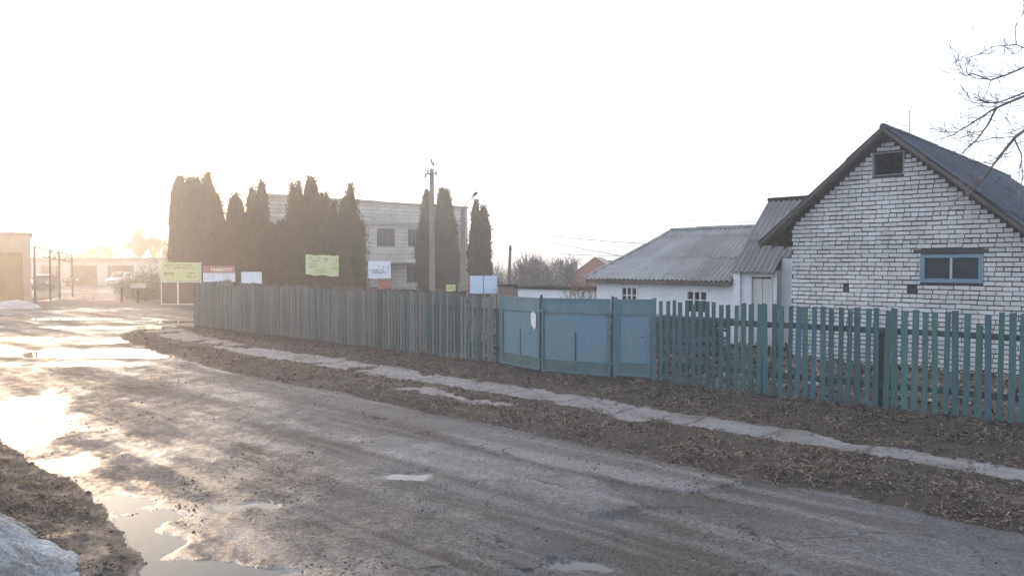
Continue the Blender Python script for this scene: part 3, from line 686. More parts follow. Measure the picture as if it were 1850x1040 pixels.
# ------------------------------------------------------------------ fences
def fence(name, label, P, Q, pitch, wd, hgt, mats, skip=(), short={}, seed=1, limit=100, front=-1, bot=.05, hj=.04, tilt=.018, lean_left=0):
    g = random.Random(seed)
    P = Vector(P); Q = Vector(Q); L_ = (Q - P).length; a = math.atan2(Q.y - P.y, Q.x - P.x)
    t = thing(name, label, 'fence', (P.x, P.y, 0), a)
    mb = MB(); n = int(L_ / 2.3) + 1
    for z in (.42, 1.36):
        k = 0; x = 0
        while x < L_ - .01:
            e = min(L_, x + 2.4); mb.jbox(x, e - .004, .0, .045, z - .05 + g.uniform(-.02, .02), z + .045, .008); x = e
    mb.build('rail', M['rail'], t)
    for i in range(n + 1):
        x = min(L_ - .05, i * L_ / n); MB().jbox(x - .045, x + .045, .05, .14, -.2, hgt - .40, .01).build('post', M['rail'], t)
    rest = MB(); cnt = 0; N_ = int(L_ / pitch); order = list(range(N_))
    for i in order:
        x = (i + .5) * pitch + g.uniform(-.012, .012)
        if i in skip: continue
        w_ = wd * g.uniform(.84, 1.14); hh = short.get(i, hgt) + g.uniform(-hj, hj); b0 = bot + g.uniform(-.04, .03); tl = g.uniform(-tilt, tilt) * hh
        if lean_left and i < lean_left: tl += .22 * (1 - i / lean_left)
        th = g.uniform(.016, .022); yy = -th - .002 + g.uniform(-.006, 0)
        v = [(x - w_ / 2, yy, b0), (x + w_ / 2, yy, b0 + g.uniform(-.006, .006)), (x + w_ / 2, yy + th, b0), (x - w_ / 2, yy + th, b0)]
        s_ = g.uniform(-.012, .012)
        v += [(x - w_ / 2 + tl, yy, hh - s_), (x + w_ / 2 + tl, yy, hh + s_), (x + w_ / 2 + tl, yy + th, hh + s_), (x - w_ / 2 + tl, yy + th, hh - s_)]
        fs = [(0, 3, 2, 1), (4, 5, 6, 7), (0, 1, 5, 4), (1, 2, 6, 5), (2, 3, 7, 6), (3, 0, 4, 7)]
        if N_ - i <= limit or N_ <= limit:
            m_ = mats(i / N_, g); MB().add(v, fs, g.uniform(.8, 1.18)).build('picket', m_, t)
        else: rest.add(v, fs, g.uniform(.8, 1.2))
    if rest.v: tag(rest.build('picket', M['pk_grey'], t), kind='stuff')
    return t
def mats_r(u, g):
    q = g.random()
    if u < .33: return M['pk_teal'] if q < .85 else M['pk_green']
    if u < .5: return M['pk_blue'] if q < .5 else M['pk_teal']
    return M['pk_green'] if q < .75 else (M['pk_teal'] if q < .95 else M['pk_blue'])
def mats_l(u, g):
    q = g.random()
    if u > .75: return M['pk_teal'] if q < .4 else M['pk_grey'] if q < .97 else M['pk_wood']
    return M['pk_grey'] if q < .85 else M['pk_wood'] if q < .92 else M['pk_teal']
fence('picket_fence', 'bright green and blue picket fence running right from the teal gate', (3.10, 15.66), (9.6, 9.85), .151, .089, 1.72, mats_r, short={38: 1.52}, seed=4)
fence('picket_fence', 'faded grey picket fence curving to the road corner left of the gate', (-12.7, 29.6), (-.36, 18.38), .137, .090, 1.72, mats_l, seed=9, lean_left=10, hj=.05)
# the side turning of the faded fence, seen end on
fence('picket_fence', 'short faded picket fence turning back at the road corner', (-14.6, 38.6), (-12.85, 29.9), .14, .11, 1.68, lambda u, g: M['pk_grey'], seed=12, limit=0)
# brown board fence standing behind the faded pickets
a_, b_ = Vector((-11.2, 30.2)), Vector((-1.3, 21.0)); L_ = (b_ - a_).length
bf = thing('board_fence', 'low dark brown board fence behind the faded pickets', 'fence', (a_.x, a_.y, 0), math.atan2(b_.y - a_.y, b_.x - a_.x))
mb = MB(); x = 0
while x < L_ - .2:
    e = x + rnd.uniform(.14, .22); mb.jbox(x, e - .01, 0, .02, 0, 1.73 + rnd.uniform(-.03, .03), .006, rnd.uniform(.55, 1.1)); x = e
mb.build('boards', M['oldwood'], bf)
mb = MB(); mb.box(0, L_, .03, .07, .4, .48); mb.box(0, L_, .03, .07, 1.4, 1.48); mb.build('rail', M['oldwood'], bf)

# ------------------------------------------------------------------ gates
gate = thing('metal_gate', 'teal sheet metal double gate with a white peeled patch on its left leaf', 'gate', (-.26, 18.3, 0))
def leaf(P, Q, z0a, z0b, z1a, z1b, parent, seam=True, mid=True):
    P = Vector(P) - Vector((parent.location.x, parent.location.y)); Q = Vector(Q) - Vector((parent.location.x, parent.location.y))
    L_ = (Q - P).length; a = math.atan2(Q.y - P.y, Q.x - P.x)
    g_ = lambda x, za, zb: za + (zb - za) * x / L_
    mb = MB(); nx, nz = 16, 14; vs = []
    for i in range(nx + 1):
        for j in range(nz + 1):
            x = L_ * i / nx; u = j / nz; z = g_(x, z0a, z0b) * (1 - u) + g_(x, z1a, z1b) * u
            dent = .012 * math.sin(i * 1.3 + j * .7) * math.sin(math.pi * u) * math.sin(math.pi * i / nx) + rnd.uniform(-.001, .001)
            vs.append((x, -.0 + dent, z))
    k = nz + 1
    mb.add(vs, [(i * k + j, (i + 1) * k + j, (i + 1) * k + j + 1, i * k + j + 1) for i in range(nx) for j in range(nz)])
    o = mb.build('gate_leaf', M['teal'], parent, smooth=True); o.location = (P.x, P.y, 0); o.rotation_euler = (0, 0, a)
    so = o.modifiers.new('thick', 'SOLIDIFY'); so.thickness = .004
    fr = MB(); w_ = .045
    fr.box(0, w_, -.035, -.014, z0a, z1a); fr.box(L_ - w_, L_, -.035, -.014, z0b, z1b)
    for za, zb, hh in ((z1a - .05, z1b - .05, .05), (z0a, z0b, .05)):
        fr.add([(w_, -.034, za), (L_ - w_, -.034, zb), (L_ - w_, -.014, zb), (w_, -.014, za), (w_, -.034, za + hh), (L_ - w_, -.034, zb + hh), (L_ - w_, -.014, zb + hh), (w_, -.014, za + hh)],
               [(0, 3, 2, 1), (4, 5, 6, 7), (0, 1, 5, 4), (1, 2, 6, 5), (2, 3, 7, 6), (3, 0, 4, 7)])
    fr.build('frame', M['teal_frame'], o)
    low = MB(); s1, s2 = z0a + .05, z0b + .05; t1 = .24
    low.add([(w_, -.024, s1), (L_ - w_, -.024, s2), (L_ - w_, -.024, s2 + t1), (w_, -.024, s1 + t1), (w_, -.014, s1), (L_ - w_, -.014, s2), (L_ - w_, -.014, s2 + t1), (w_, -.014, s1 + t1)],
            [(0, 1, 2, 3), (5, 4, 7, 6), (3, 2, 6, 7), (0, 4, 5, 1), (1, 5, 6, 2), (4, 0, 3, 7)])
    low.build('kick_plate', M['teal_low'], o)
    up = MB(); s1, s2 = z1a - .34, z1b - .34
    up.add([(w_, -.024, s1), (L_ - w_, -.024, s2), (L_ - w_, -.024, z1b - .05), (w_, -.024, z1a - .05), (w_, -.014, s1), (L_ - w_, -.014, s2), (L_ - w_, -.014, z1b - .05), (w_, -.014, z1a - .05)],
            [(0, 1, 2, 3), (5, 4, 7, 6), (3, 2, 6, 7), (0, 4, 5, 1), (1, 5, 6, 2), (4, 0, 3, 7)])
    up.build('top_plate', M['teal_frame'], o)
    if mid:
        x = L_ * .5; MB().box(x - .012, x + .012, -.020, -.013, z0a + .3, z1a - .75).build('seam', M['darkmetal'], o)
    return o, L_
lf, L1 = leaf((-.24, 18.28), (.655, 16.98), .06, .06, 1.72, 1.73, gate)
P_ = hit(965, 562, (-.24, 18.28), (1.30, .895)); 
q = (Vector((P_.x, P_.y)) - Vector((-.24, 18.28))).length
mbp = MB(); sh = [(q - .09, 1.37), (q + .03, 1.40), (q + .11, 1.34), (q + .10, 1.05), (q + .04, .98), (q - .03, 1.06), (q - .08, 1.12)]
mbp.prism(sh, -.030, -.026, 'y'); mbd = MB()
for i in range(6): mbd.box(.12 + i * .235, .12 + i * .235 + .11, -.029, -.0245, .30 + rnd.uniform(-.006, .006), .318)
mbd.build('slot_row', M['darkmetal'], lf)
tag(mbp.build('peeled_patch', M['white_paint'], lf), 'white peeled patch on the left gate leaf')
lf2, L2_ = leaf((.69, 16.93), (2.16, 16.22), .05, .04, 1.73, 1.74, gate)
for (x, y, z, r) in ((-.29, 18.36, 1.76, .03), (.672, 16.955, 1.80, .032), (2.20, 16.17, 1.80, .035)):
    MB().tube([(x + .26, y - 18.3, -.2), (x + .26, y - 18.3, z)], r, 10).build('post', M['darkmetal'] if x > 0 else M['teal_frame'], gate)
for (x, y, z) in ((.70, 16.9, .33), (.70, 16.9, 1.45), (2.13, 16.19, .33), (2.13, 16.19, 1.45)):
    MB().box(x + .20, x + .32, y - 18.3 - .06, y - 18.3 - .035, z - .03, z + .03).tube([(x + .26, y - 18.3 - .06, z - .07), (x + .26, y - 18.3 - .06, z + .07)], .018, 8).build('hinge', M['teal_frame'], gate)
wk = thing('wicket_gate', 'narrow teal metal wicket door between the double gate and green pickets', 'gate', (2.26, 16.16, 0))
lw, L3 = leaf((2.30, 16.14), (2.98, 15.83), .08, .08, 1.74, 1.75, wk, mid=False)
MB().tube([(.56, -.055, .95), (.56, -.085, .95), (.60, -.10, .95)], .012, 6).build('handle', M['darkmetal'], lw).location = (0, 0, 0)
for (x, y) in ((2.255, 16.165), (3.03, 15.80)):
    MB().jbox(x - 2.26 - .045, x - 2.26 + .045, y - 16.16 - .03, y - 16.16 + .05, -.2, 1.78, .003).build('post', M['teal_frame'], wk)

# ------------------------------------------------------------------ yard objects behind the pickets
bp_ = Wp(4.6, -3.4)
pile = thing('board_pile', 'waist high stack of blue grey boards behind the green pickets', 'timber stack', (bp_.x, bp_.y, 0), ANG)
mb = MB()
for k in range(13):
    z = .1 + k * .075; x = -1.7
    for j in range(5): mb.jbox(-1.6 + rnd.uniform(-.2, .2), 1.6 + rnd.uniform(-.25, .3), j * .2, j * .2 + .17, z, z + .055, .012, rnd.uniform(.7, 1.5))
mb.build('boards', M['bluegrey_boards'], pile)
MB().box(-1.3, -1.2, -.02, 1.0, -.1, .1).box(1.2, 1.3, -.02, 1.0, -.1, .1).build('bearer', M['oldwood'], pile)
def stone(px, py, Yd, s, lab):
    p = at(px, py, Yd); mb = MB(); n = 7; vs = []
    for i in range(5):
        ph = math.pi * i / 4
        for k in range(n):
            t = 2 * math.pi * k / n; q = s * rnd.uniform(.75, 1.15)
            vs.append((q * math.sin(ph) * math.cos(t), q * .8 * math.sin(ph) * math.sin(t), q * .8 * math.cos(ph)))
    fs = [(i * n + k, (i + 1) * n + k, (i + 1) * n + (k + 1) % n, i * n + (k + 1) % n) for i in range(4) for k in range(n)]
    mb.add(vs, fs); o = mb.build('whitewashed_stone', M['stone'], smooth=False)
    gy = Yd; gx = p.x; o.location = (gx, gy, float(hts([gx], [gy])[0][0]) + s * .45)
    return tag(o, lab, 'stone', 'whitewashed stones along the yard path')
ORD = 'first second third fourth fifth sixth seventh eighth ninth tenth eleventh twelfth thirteenth fourteenth fifteenth sixteenth'.split()
for k, px in enumerate((1196, 1207, 1238, 1252, 1266, 1280, 1292, 1304, 1330, 1342, 1372, 1398, 1460, 1473, 1521, 1682)):
    fl = yfence(np.array([(px - 925) / 1340 * 16.0]))[0]
    Yd = float(17.6 - (px - 1196) * .0098)
    stone(px, 650, Yd, rnd.uniform(.07, .10), '%s small whitewashed stone counting from the teal gate, behind the green pickets' % ORD[k])

# ------------------------------------------------------------------ two-storey building
BL_ = Vector((-18.2, 54.7)); bw = Vector((.755, .655)).normalized(); bn = (bw.y, -bw.x); BA = math.atan2(bw.y, bw.x)
bld = thing('two_storey_building', 'pale two storey stone building with dark windows behind the row of thujas', 'building', (BL_.x, BL_.y, 0), BA)
def loc_b(x, y, off=0.0):
    p = hit(x, y, (BL_.x + bn[0] * off, BL_.y + bn[1] * off), bn); q = Vector((p.x, p.y)) - BL_; return q.dot(bw), p.z
BLn = loc_b(845, 400)[0]; BT = 7.55
opens = []
for (x0, x1, ya, yb) in ((681, 714, 412, 446), (737, 760, 413, 446), (785, 812, 414, 446), (556, 590, 405, 446), (500, 530, 402, 446), (735, 770, 478, 510), (787, 814, 478, 510), (622, 655, 474, 508), (540, 580, 472, 508)):
    a, t = loc_b(x0, ya); b2, bo = loc_b(x1, yb); opens.append((a, b2, bo, t))
xs = sorted(set([0, BLn] + [o[0] for o in opens] + [o[1] for o in opens]))
mb = MB()
for i in range(len(xs) - 1):
    a, b2 = xs[i], xs[i + 1]
    if b2 - a < .01: continue
    m_ = (a + b2) / 2; cut = sorted([(o[2], o[3]) for o in opens if o[0] <= m_ <= o[1]]); z = -.1
    for (c0, c1) in cut: mb.box(a, b2, 0, .4, z, c0); z = c1
    mb.box(a, b2, 0, .4, z, BT)
shx = .42
def shear(x, y): return (x + shx * y, y)
mb.prism([shear(0, .4), shear(.4, .4), shear(.4, 9.6), shear(0, 9.6)], -.1, BT, 'z'); mb.prism([shear(BLn - .4, .4), shear(BLn, .4), shear(BLn, 9.6), shear(BLn - .4, 9.6)], -.1, BT, 'z')
mb.prism([shear(0, 9.6), shear(BLn, 9.6), shear(BLn, 10), shear(0, 10)], -.1, BT, 'z')
mb.build('wall', M['bldg'], bld)
mb = MB(); mb.prism([shear(-.1, -.12), shear(BLn + .1, -.12), shear(BLn + .1, 10.1), shear(-.1, 10.1)], BT, BT + .10, 'z'); 
mb.build('roof', mat('flat_roof_felt', (.15, .15, .15), .9, .2, 2, .2, 10), bld)
mb = MB(); x = -.08
while x < BLn: 
    e = min(x + 2.35, BLn + .08); mb.box(x, e - .03, -.16, -.125, BT - .03 + rnd.uniform(-.03, .05), BT + .12 + rnd.uniform(-.02, .04)); x = e
mb.build('parapet_flashing', M['concrete'], bld)
MB().box(.5, BLn - .5, 2.2, 2.25, 0, BT - .2).build('room_shade_panel', M['dark_in'], bld)  # one dark sheet behind all openings, shade of the rooms as colour
cb = MB(); zc = loc_b(700, 402)[1]; cb.box(.1, BLn - .1, -.10, -.003, zc - .12, zc + .06); cb.box(.1, BLn - .1, -.06, -.003, zc - .30, zc - .123); cb.build('cornice', M['concrete'], bld)
xa, zt_ = loc_b(632, 452, 1.0); xb, zb_ = loc_b(760, 474, 1.0)
cn = MB(); cn.box(xa, xb, -1.0, -.003, zb_ + .12, zt_); cn.box(xa - .12, xb + .12, -1.12, -.004, zb_ - .05, zb_ + .117); cn.build('balcony', M['balcony'], bld)
MB().box(-.03, BLn + .03, -.14, -.004, -.1, .55).build('plinth', M['concrete'], bld)
for (a, b2, bo, t) in opens:
    fm = MB(); f = .07
    fm.box(a, a + f, .1, .2, bo, t); fm.box(b2 - f, b2, .1, .2, bo, t); fm.box(a + f, b2 - f, .1, .2, bo, bo + f); fm.box(a + f, b2 - f, .1, .2, t - f, t)
    for k in (1, 2): xx = a + (b2 - a) * k / 3; fm.box(xx - .03, xx + .03, .11, .19, bo + f, t - f)
    wo = fm.build('window', mat('brown_window_wood', (.22, .17, .14), .7, .2, 3, .1, 20), bld)
    MB().box(a + f, b2 - f, .14, .15, bo + f, t - f).build('pane', M['glass'], wo)

# ------------------------------------------------------------------ thujas
def crown_mesh(tips, hgt, wid, seed, tuft=.125, dens=1.0, lean=0):
    """tips: list of (x offset, top, radius) columns grown together"""
    g = np.random.default_rng(seed); V = []; F = []; Tn = []; nv = 0
    for (ox, tp, rd) in tips:
        def prof(t): return rd * np.minimum(1, .80 + t * 1.2) * np.clip(1 - np.clip((t - .40) / .60, 0, 1) ** 2.6, 0, 1) ** .60
        nt_, na_ = 34, 16; ph = g.uniform(0, 9, 6)
        T, Aa = np.meshgrid(np.linspace(0, 1, nt_), np.linspace(0, 2 * np.pi, na_, endpoint=False), indexing='ij')
        lump = 1 + .13 * np.sin(3 * Aa + ph[0] + T * 9) + .10 * np.sin(5 * Aa + ph[1] - T * 17) + g.normal(0, .05, T.shape)
        r = prof(T) * lump * .86
        v = np.stack([ox + r * np.cos(Aa) + lean * T, r * np.sin(Aa), .25 + T * (tp - .25) * .985], -1).reshape(-1, 3)
        i = np.arange((nt_ - 1) * na_).reshape(nt_ - 1, na_); j = np.roll(i, -1, 1)
        f = np.stack([i, j, j + na_, i + na_], -1).reshape(-1, 4) + nv
        V.append(v); F.append(f); Tn.append(np.full(len(f), .75)); nv += len(v)
        n = int(dens * 260 * rd * tp / (tuft / .15) ** 2)
        t = g.random(n) ** .9 * .975; a = g.uniform(0, 2 * np.pi, n)
        lump = 1 + .13 * np.sin(3 * a + ph[0] + t * 9) + .10 * np.sin(5 * a + ph[1] - t * 17)
        rr_ = prof(t) * lump * g.uniform(.80, 1.05, n) + g.uniform(0, .05, n)
        P = np.stack([ox + rr_ * np.cos(a) + lean * t, rr_ * np.sin(a), .2 + t * (tp - .2)], -1)
        up = np.stack([np.cos(a) * .35 + g.normal(0, .22, n), np.sin(a) * .35 + g.normal(0, .22, n), np.full(n, 1.0)], -1); up /= np.linalg.norm(up, axis=1)[:, None]
        sd = np.stack([-np.sin(a) + g.normal(0, .5, n), np.cos(a) + g.normal(0, .5, n), g.normal(0, .3, n)], -1); sd /= np.linalg.norm(sd, axis=1)[:, None]
        L_ = g.uniform(.7, 1.7, n)[:, None] * tuft; W_ = g.uniform(.3, .6, n)[:, None] * tuft
        q = np.stack([P - sd * W_ * .5, P + up * L_ * .5 - sd * W_ * .6, P + up * L_, P + up * L_ * .4 + sd * W_ * .6], 1).reshape(-1, 3)
        V.append(q); F.append(np.arange(4 * n).reshape(n, 4) + nv); nv += 4 * n
        cl = .5 + .5 * np.sin(t * 23 + a * 2 + ph[2]) * np.sin(a * 4 + ph[3] + t * 8)
        Tn.append(.6 + .75 * cl * g.uniform(.6, 1.3, n))
    return np.vstack(V), np.vstack(F), np.concatenate(Tn)
def thuja(x, Yd, tips_px, label, seed):
    """tips_px: (pixel x, pixel top y, pixel half width)"""
    m = Yd / FPX; x0 = (x - 925) * m
    t = thing('thuja_tree', label, 'tree', (x0, Yd, 0), 0, 'columnar thujas before the two storey building')
    MB().tube([(0, 0, -.2), (0, 0, 1.0), (0, 0, 3.0)], [.16, .13, .08], 7).build('trunk', M['bark'], t)
    tips = [((tx - x) * m, at(tx, ty, Yd).z, hw * m * 1.34) for tx, ty, hw in tips_px]
    V, F, Tn = crown_mesh(tips, 0, 0, seed)
    npmesh('crown', V, F, M['thuja'], {'tone': ('FACE', Tn)}, t)
Ts = [
 (327, 48.5, [(327, 312, 17)], 'leftmost tall thuja at the left end of the dark row'),
 (345, 48.2, [(345, 315, 16)], 'second thuja from the left, tightly packed beside the leftmost'),
 (359, 48.9, [(359, 314, 14)], 'third thuja from the left, square topped, before the tallest tip'),
 (378, 48.4, [(377, 305, 13), (382, 335, 17)], 'tallest pointed thuja at the right of the left hand clump'),
 (394, 48.0, [(394, 345, 12)], 'lower thuja on the right shoulder of the left hand clump'),
 (427, 47.0, [(427, 345, 17), (427, 400, 24)], 'single rounded thuja standing alone before the sky gap'),
 (459, 48.0, [(458, 334, 12), (458, 400, 18)], 'slim thuja left of the pair beside the building corner'),
 (473, 48.4, [(474, 320, 11), (473, 390, 18)], 'taller slim thuja right of the pair beside the building corner'),
 (502, 47.5, [(496, 402, 20), (512, 396, 18), (505, 420, 26)], 'low bushy thuja before the bare end of the parapet'),
 (534, 47.8, [(530, 326, 10), (541, 322, 9), (535, 370, 20)], 'twin tipped thuja just right of the parapet gap'),
 (563, 47.2, [(560, 313, 10), (568, 316, 11), (564, 360, 19)], 'highest twin tipped thuja in the middle of the row'),
 (588, 46.8, [(583, 344, 9), (591, 342, 8), (588, 380, 20)], 'shorter double pointed thuja right of the middle pair'),
 (606, 47.6, [(604, 360, 11), (606, 400, 22)], 'short thuja filling the gap left of the club shaped one'),
 (633, 47.0, [(634, 326, 11), (622, 352, 10), (635, 372, 23)], 'broad thuja with a narrow club tip above the yellow banner'),
 (771, 57.0, [(772, 338, 12), (772, 385, 17)], 'slim thuja directly left of the utility pole'),
 (804, 57.0, [(799, 335, 12), (808, 337, 11), (803, 380, 24)], 'wide twin tipped thuja right of the utility pole'),
 (866, 50.0, [(860, 357, 10), (874, 368, 11), (866, 400, 18)], 'double topped thuja standing alone right of the building'),
]
for k, (x, Yd, tp, lab) in enumerate(Ts): thuja(x, Yd, tp, lab, 100 + k)
# filler hedge shrubs under the row
for k, (x, Yd, tp, lab) in enumerate([(412, 47.0, [(405, 440, 22), (420, 436, 20)], 'low dark shrub under the gap left of the single thuja'),
                                      (447, 47.0, [(440, 432, 22), (455, 428, 18)], 'low dark shrub between the single thuja and the slim pair'),
                                      (548, 46.0, [(545, 412, 26), (520, 420, 22)], 'low dark shrub below the twin tipped thujas'),
                                      (600, 46.0, [(590, 410, 28), (615, 415, 26)], 'low dark shrub behind the yellow banner')]):
    m = Yd / FPX; t = thing('conifer_shrub', lab, 'shrub', ((x - 925) * m, Yd, 0), 0, 'dark shrubs under the thujas')
    V, F, Tn = crown_mesh([((tx - x) * m, at(tx, ty, Yd).z, hw * m) for tx, ty, hw in tp], 0, 0, 300 + k)
    npmesh('crown', V, F, M['thuja'], {'tone': ('FACE', Tn)}, t); MB().tube([(0, 0, -.2), (0, 0, 1.5)], [.08, .05], 6).build('trunk', M['bark'], t)

# ------------------------------------------------------------------ bare trees
def grow(mb, p, d, ln, r, depth, g, spread=.6, up=.12, n=3, twigs=None, minr=.004):
    seg = 3; pts = [p.copy()]; rad_ = [r]; q = p.copy(); dd = d.copy()
    for i in range(seg):
        dd = (dd + Vector((g.uniform(-.16, .16), g.uniform(-.16, .16), g.uniform(-.08, .16) + up * .3))).normalized(); q = q + dd * ln / seg; pts.append(q.copy()); rad_.append(max(minr, r * (1 - .42 * (i + 1) / seg)))
    (mb if depth > 0 or twigs is None else twigs).tube(pts, rad_, 5 if r > .04 else 3, cap=False)
    if depth <= 0: return
    for k in range(n + (1 if g.random() < .5 else 0)):
        i = g.choice([1, 2, 3, 3]); b = pts[i]
        nd = (dd + Vector((g.uniform(-1, 1), g.uniform(-1, 1), g.uniform(-.5, .9))) * spread).normalized(); nd.z += up; nd.normalize()
        grow(mb, b, nd, ln * g.uniform(.6, .85), rad_[i] * g.uniform(.55, .75), depth - 1, g, spread, up, n, twigs, minr)
def bare_tree(x, Yd, top_px, label, seed, depth=5, matn='twig', rad0=.13, spread=.6, n=3, minr=.012, name='bare_tree', group='bare trees along the skyline', stem=.28):
    p = at(x, top_px, Yd); hgt = p.z; t = thing(name, label, 'tree', (p.x, Yd, 0), 0, group); g = random.Random(seed)
    tr = MB(); h0 = hgt * stem; tr.tube([(0, 0, -.2), (.05, 0, h0 * .5), (0, 0, h0)], [rad0 * 1.2, rad0, rad0 * .8], 8); tr.build('trunk', M['bark'], t)
    mb = MB(); s = (hgt - h0) * .36
    for k in range(4): grow(mb, Vector((0, 0, h0 * g.uniform(.75, 1))), Vector((g.uniform(-.7, .7), g.uniform(-.7, .7), 1)).normalized(), s * g.uniform(.8, 1.1), rad0 * .6, depth, g, spread, .1, n, None, minr)
    mx = max(v[2] for v in mb.v); k = hgt / mx; mb.v = [(v[0] * k, v[1] * k, h0 * .75 + (v[2] - h0 * .75) * (hgt - h0 * .75) / (mx - h0 * .75)) for v in mb.v]
    mb.build('crown', M[matn], t)
for k, (x, Y_, top_, lab, dp) in enumerate([
    (150, 118, 440, 'small bare tree over the left end of the garage row', 4), (172, 125, 434, 'bare tree with upright twigs above the first garage door', 4),
    (198, 120, 430, 'bare tree between the two garage doors', 4), (236, 108, 402, 'largest spreading bare tree above the garages', 5),
    (262, 115, 407, 'bare tree with clumped buds above the right garage door', 5), (292, 112, 430, 'bare tree touching the leftmost thuja', 4), (95, 130, 450, 'bare tree over the metal truss', 3), (120, 128, 452, 'low bare tree just right of the metal truss', 3)]):
    bare_tree(x, Y_, top_, lab, 400 + k, dp, 'twig_warm', .18, .75, 3, .03)
for k, (x, Y_, top_, lab, dp) in enumerate([
    (905, 66, 470, 'thin bare tree left of the far pole', 3), (938, 62, 462, 'bare bushy tree just right of the far pole', 4), (955, 58, 453, 'rounded bare tree with dense grey twigs', 4),
    (972, 60, 452, 'highest bare tree of the grey thicket', 4), (990, 57, 457, 'bare tree in the middle of the grey thicket', 4), (1008, 60, 455, 'upright bare tree right of the middle of the thicket', 4),
    (1022, 57, 461, 'bare tree leaning over the red brick gable', 4), (1036, 66, 464, 'thin bare tree touching the red brick gable', 3)]):
    bare_tree(x, Y_, top_, lab, 430 + k, dp, 'twig', .09, .8, 3, .011, stem=.10)

# foreground tree whose branches reach in at upper right
ft = thing('roadside_tree', 'bare tree on the right verge reaching its branches across the brick gable', 'tree', (8.9, 9.2, 0))
def fl(x, y, Y_): p = at(x, y, Y_); return (p.x - 8.9, p.y - 9.2, p.z)
MB().tube([(0, 0, -.2), (.02, 0, 1.2), (-.05, 0, 2.6), (-.02, .05, 4.2), (.1, 0, 6.0), (.0, .1, 8)], [.20, .16, .14, .11, .07, .03], 10).build('trunk', M['bark'], ft)
mb = MB(); g = random.Random(5)
BR = [([(2200, 330), (2050, 200), (1950, 140), (1870, 113), (1820, 135), (1790, 145), (1757, 133), (1745, 138), (1735, 130), (1725, 113)], 9.0, .022, .0035),
      ([(1725, 113), (1754, 103), (1770, 98), (1795, 84), (1836, 81), (1862, 92), (1950, 140)], 9.0, .004, .010),
      ([(1836, 82), (1834, 50), (1850, 22), (1858, 0)], 9.0, .008, .005),
      ([(1790, 145), (1779, 180)], 9.0, .007, .004),
      ([(2200, 380), (2060, 250), (1930, 160), (1850, 168), (1800, 187), (1778, 184), (1757, 172)], 8.8, .026, .005),
      ([(2195, 400), (2050, 260), (1960, 170), (1880, 162), (1840, 178), (1800, 195), (1785, 225), (1765, 252), (1738, 277)], 8.7, .032, .008),
      ([(1800, 194), (1760, 220), (1720, 245), (1690, 253)], 8.7, .014, .005),
      ([(2190, 470), (2050, 330), (1940, 220), (1870, 222), (1835, 247), (1812, 275), (1796, 296), (1772, 330), (1750, 348), (1728, 362)], 8.5, .034, .005),
      ([(1833, 252), (1845, 278), (1848, 320), (1838, 372)], 8.5, .012, .005),
      ([(1832, 247), (1790, 250), (1762, 258), (1728, 264)], 8.5, .008, .003),
      ([(1835, 212), (1805, 217), (1785, 220)], 8.8, .005, .003),
      ([(1800, 190), (1830, 232), (1838, 245)], 8.7, .004, .003)]
for pts, Yb, r0, r1 in BR:
    n = len(pts); P = [fl(x, y, Yb + .35 * math.sin(i * 1.1)) for i, (x, y) in enumerate(pts)]
    mb.tube(P, [.8 * (r0 + (r1 - r0) * i / (n - 1)) for i in range(n)], 6, cap=True)
    for i in range(1, n):
        a, b2 = Vector(P[i - 1]), Vector(P[i])
        if pts[i][0] > 1900: continue
        for k in range(4 if r0 > .01 else 2):
            p = a.lerp(b2, g.random()); dd = ((b2 - a).normalized() + Vector((g.uniform(-1, .6), g.uniform(-.8, .8), g.uniform(-.6, .9)))).normalized()
            grow(mb, p, dd, g.uniform(.12, .34), .0045, 2, g, .7, .05, 1, None, .0028)
for k in range(5):
    grow(mb, Vector((0, 0, 3.2 + k * .8)), Vector((g.uniform(-.1, 1), g.uniform(-1, 1), .6)).normalized(), 1.2, .05, 3, g, .6, .1, 2, None, .004)
mb.build('branches', M['twig'], ft)

# ------------------------------------------------------------------ poles and wires
up_ = at(780, 300, 45)
pole = thing('utility_pole', 'tall grey utility pole with small insulators beside the slim thuja', 'utility pole', (up_.x, 45, 0))
ptop = at(780, 305, 45).z
MB().tube([(0, 0, -.3), (0, 0, ptop * .5), (0, 0, ptop)], [.19, .165, .13], 12).build('pole', M['pole_wood'], pole)
MB().tube([(0, 0, ptop), (0, 0, at(780, 290, 45).z)], .03, 6).build('top_pin', M['darkmetal'], pole)
ca = MB(); z1 = at(780, 312, 45).z; ca.box(-.42, .25, -.20, -.14, z1 - .12, z1 - .05); ca.build('crossarm', M['darkmetal'], pole)
for (x, y) in ((780, 291), (783, 297), (773, 311), (769, 318), (788, 313)):
    p = at(x, y, 44.85); z = p.z; xx = p.x - up_.x
    MB().tube([(xx, -.17, z - .13), (xx, -.17, z - .05), (xx, -.17, z), (xx, -.17, z + .08), (xx, -.17, z + .12)], [.03, .07, .05, .075, .03], 8).build('insulator', M['porcelain'], pole)
ca = MB(); ca.tube([(0, -.1, ptop - .3), (-.36, -.17, at(769, 320, 45).z)], .02, 5); ca.build('bracket', M['darkmetal'], pole)
lp = at(836, 378, 41)
lamp = thing('street_lamp', 'square concrete lamp post with a slanting arm before the building corner', 'street lamp', (lp.x, 41, 0))
MB().add([(-.19, -.16, -.3), (.19, -.16, -.3), (.19, .16, -.3), (-.19, .16, -.3), (-.11, -.1, lp.z), (.11, -.1, lp.z), (.11, .1, lp.z), (-.11, .1, lp.z)], [(0, 3, 2, 1), (4, 5, 6, 7), (0, 1, 5, 4), (1, 2, 6, 5), (2, 3, 7, 6), (3, 0, 4, 7)]).build('post', M['pole_wood'], lamp)
q0, q1, q2 = at(837, 378, 41), at(842, 368, 41), at(862, 348, 41)
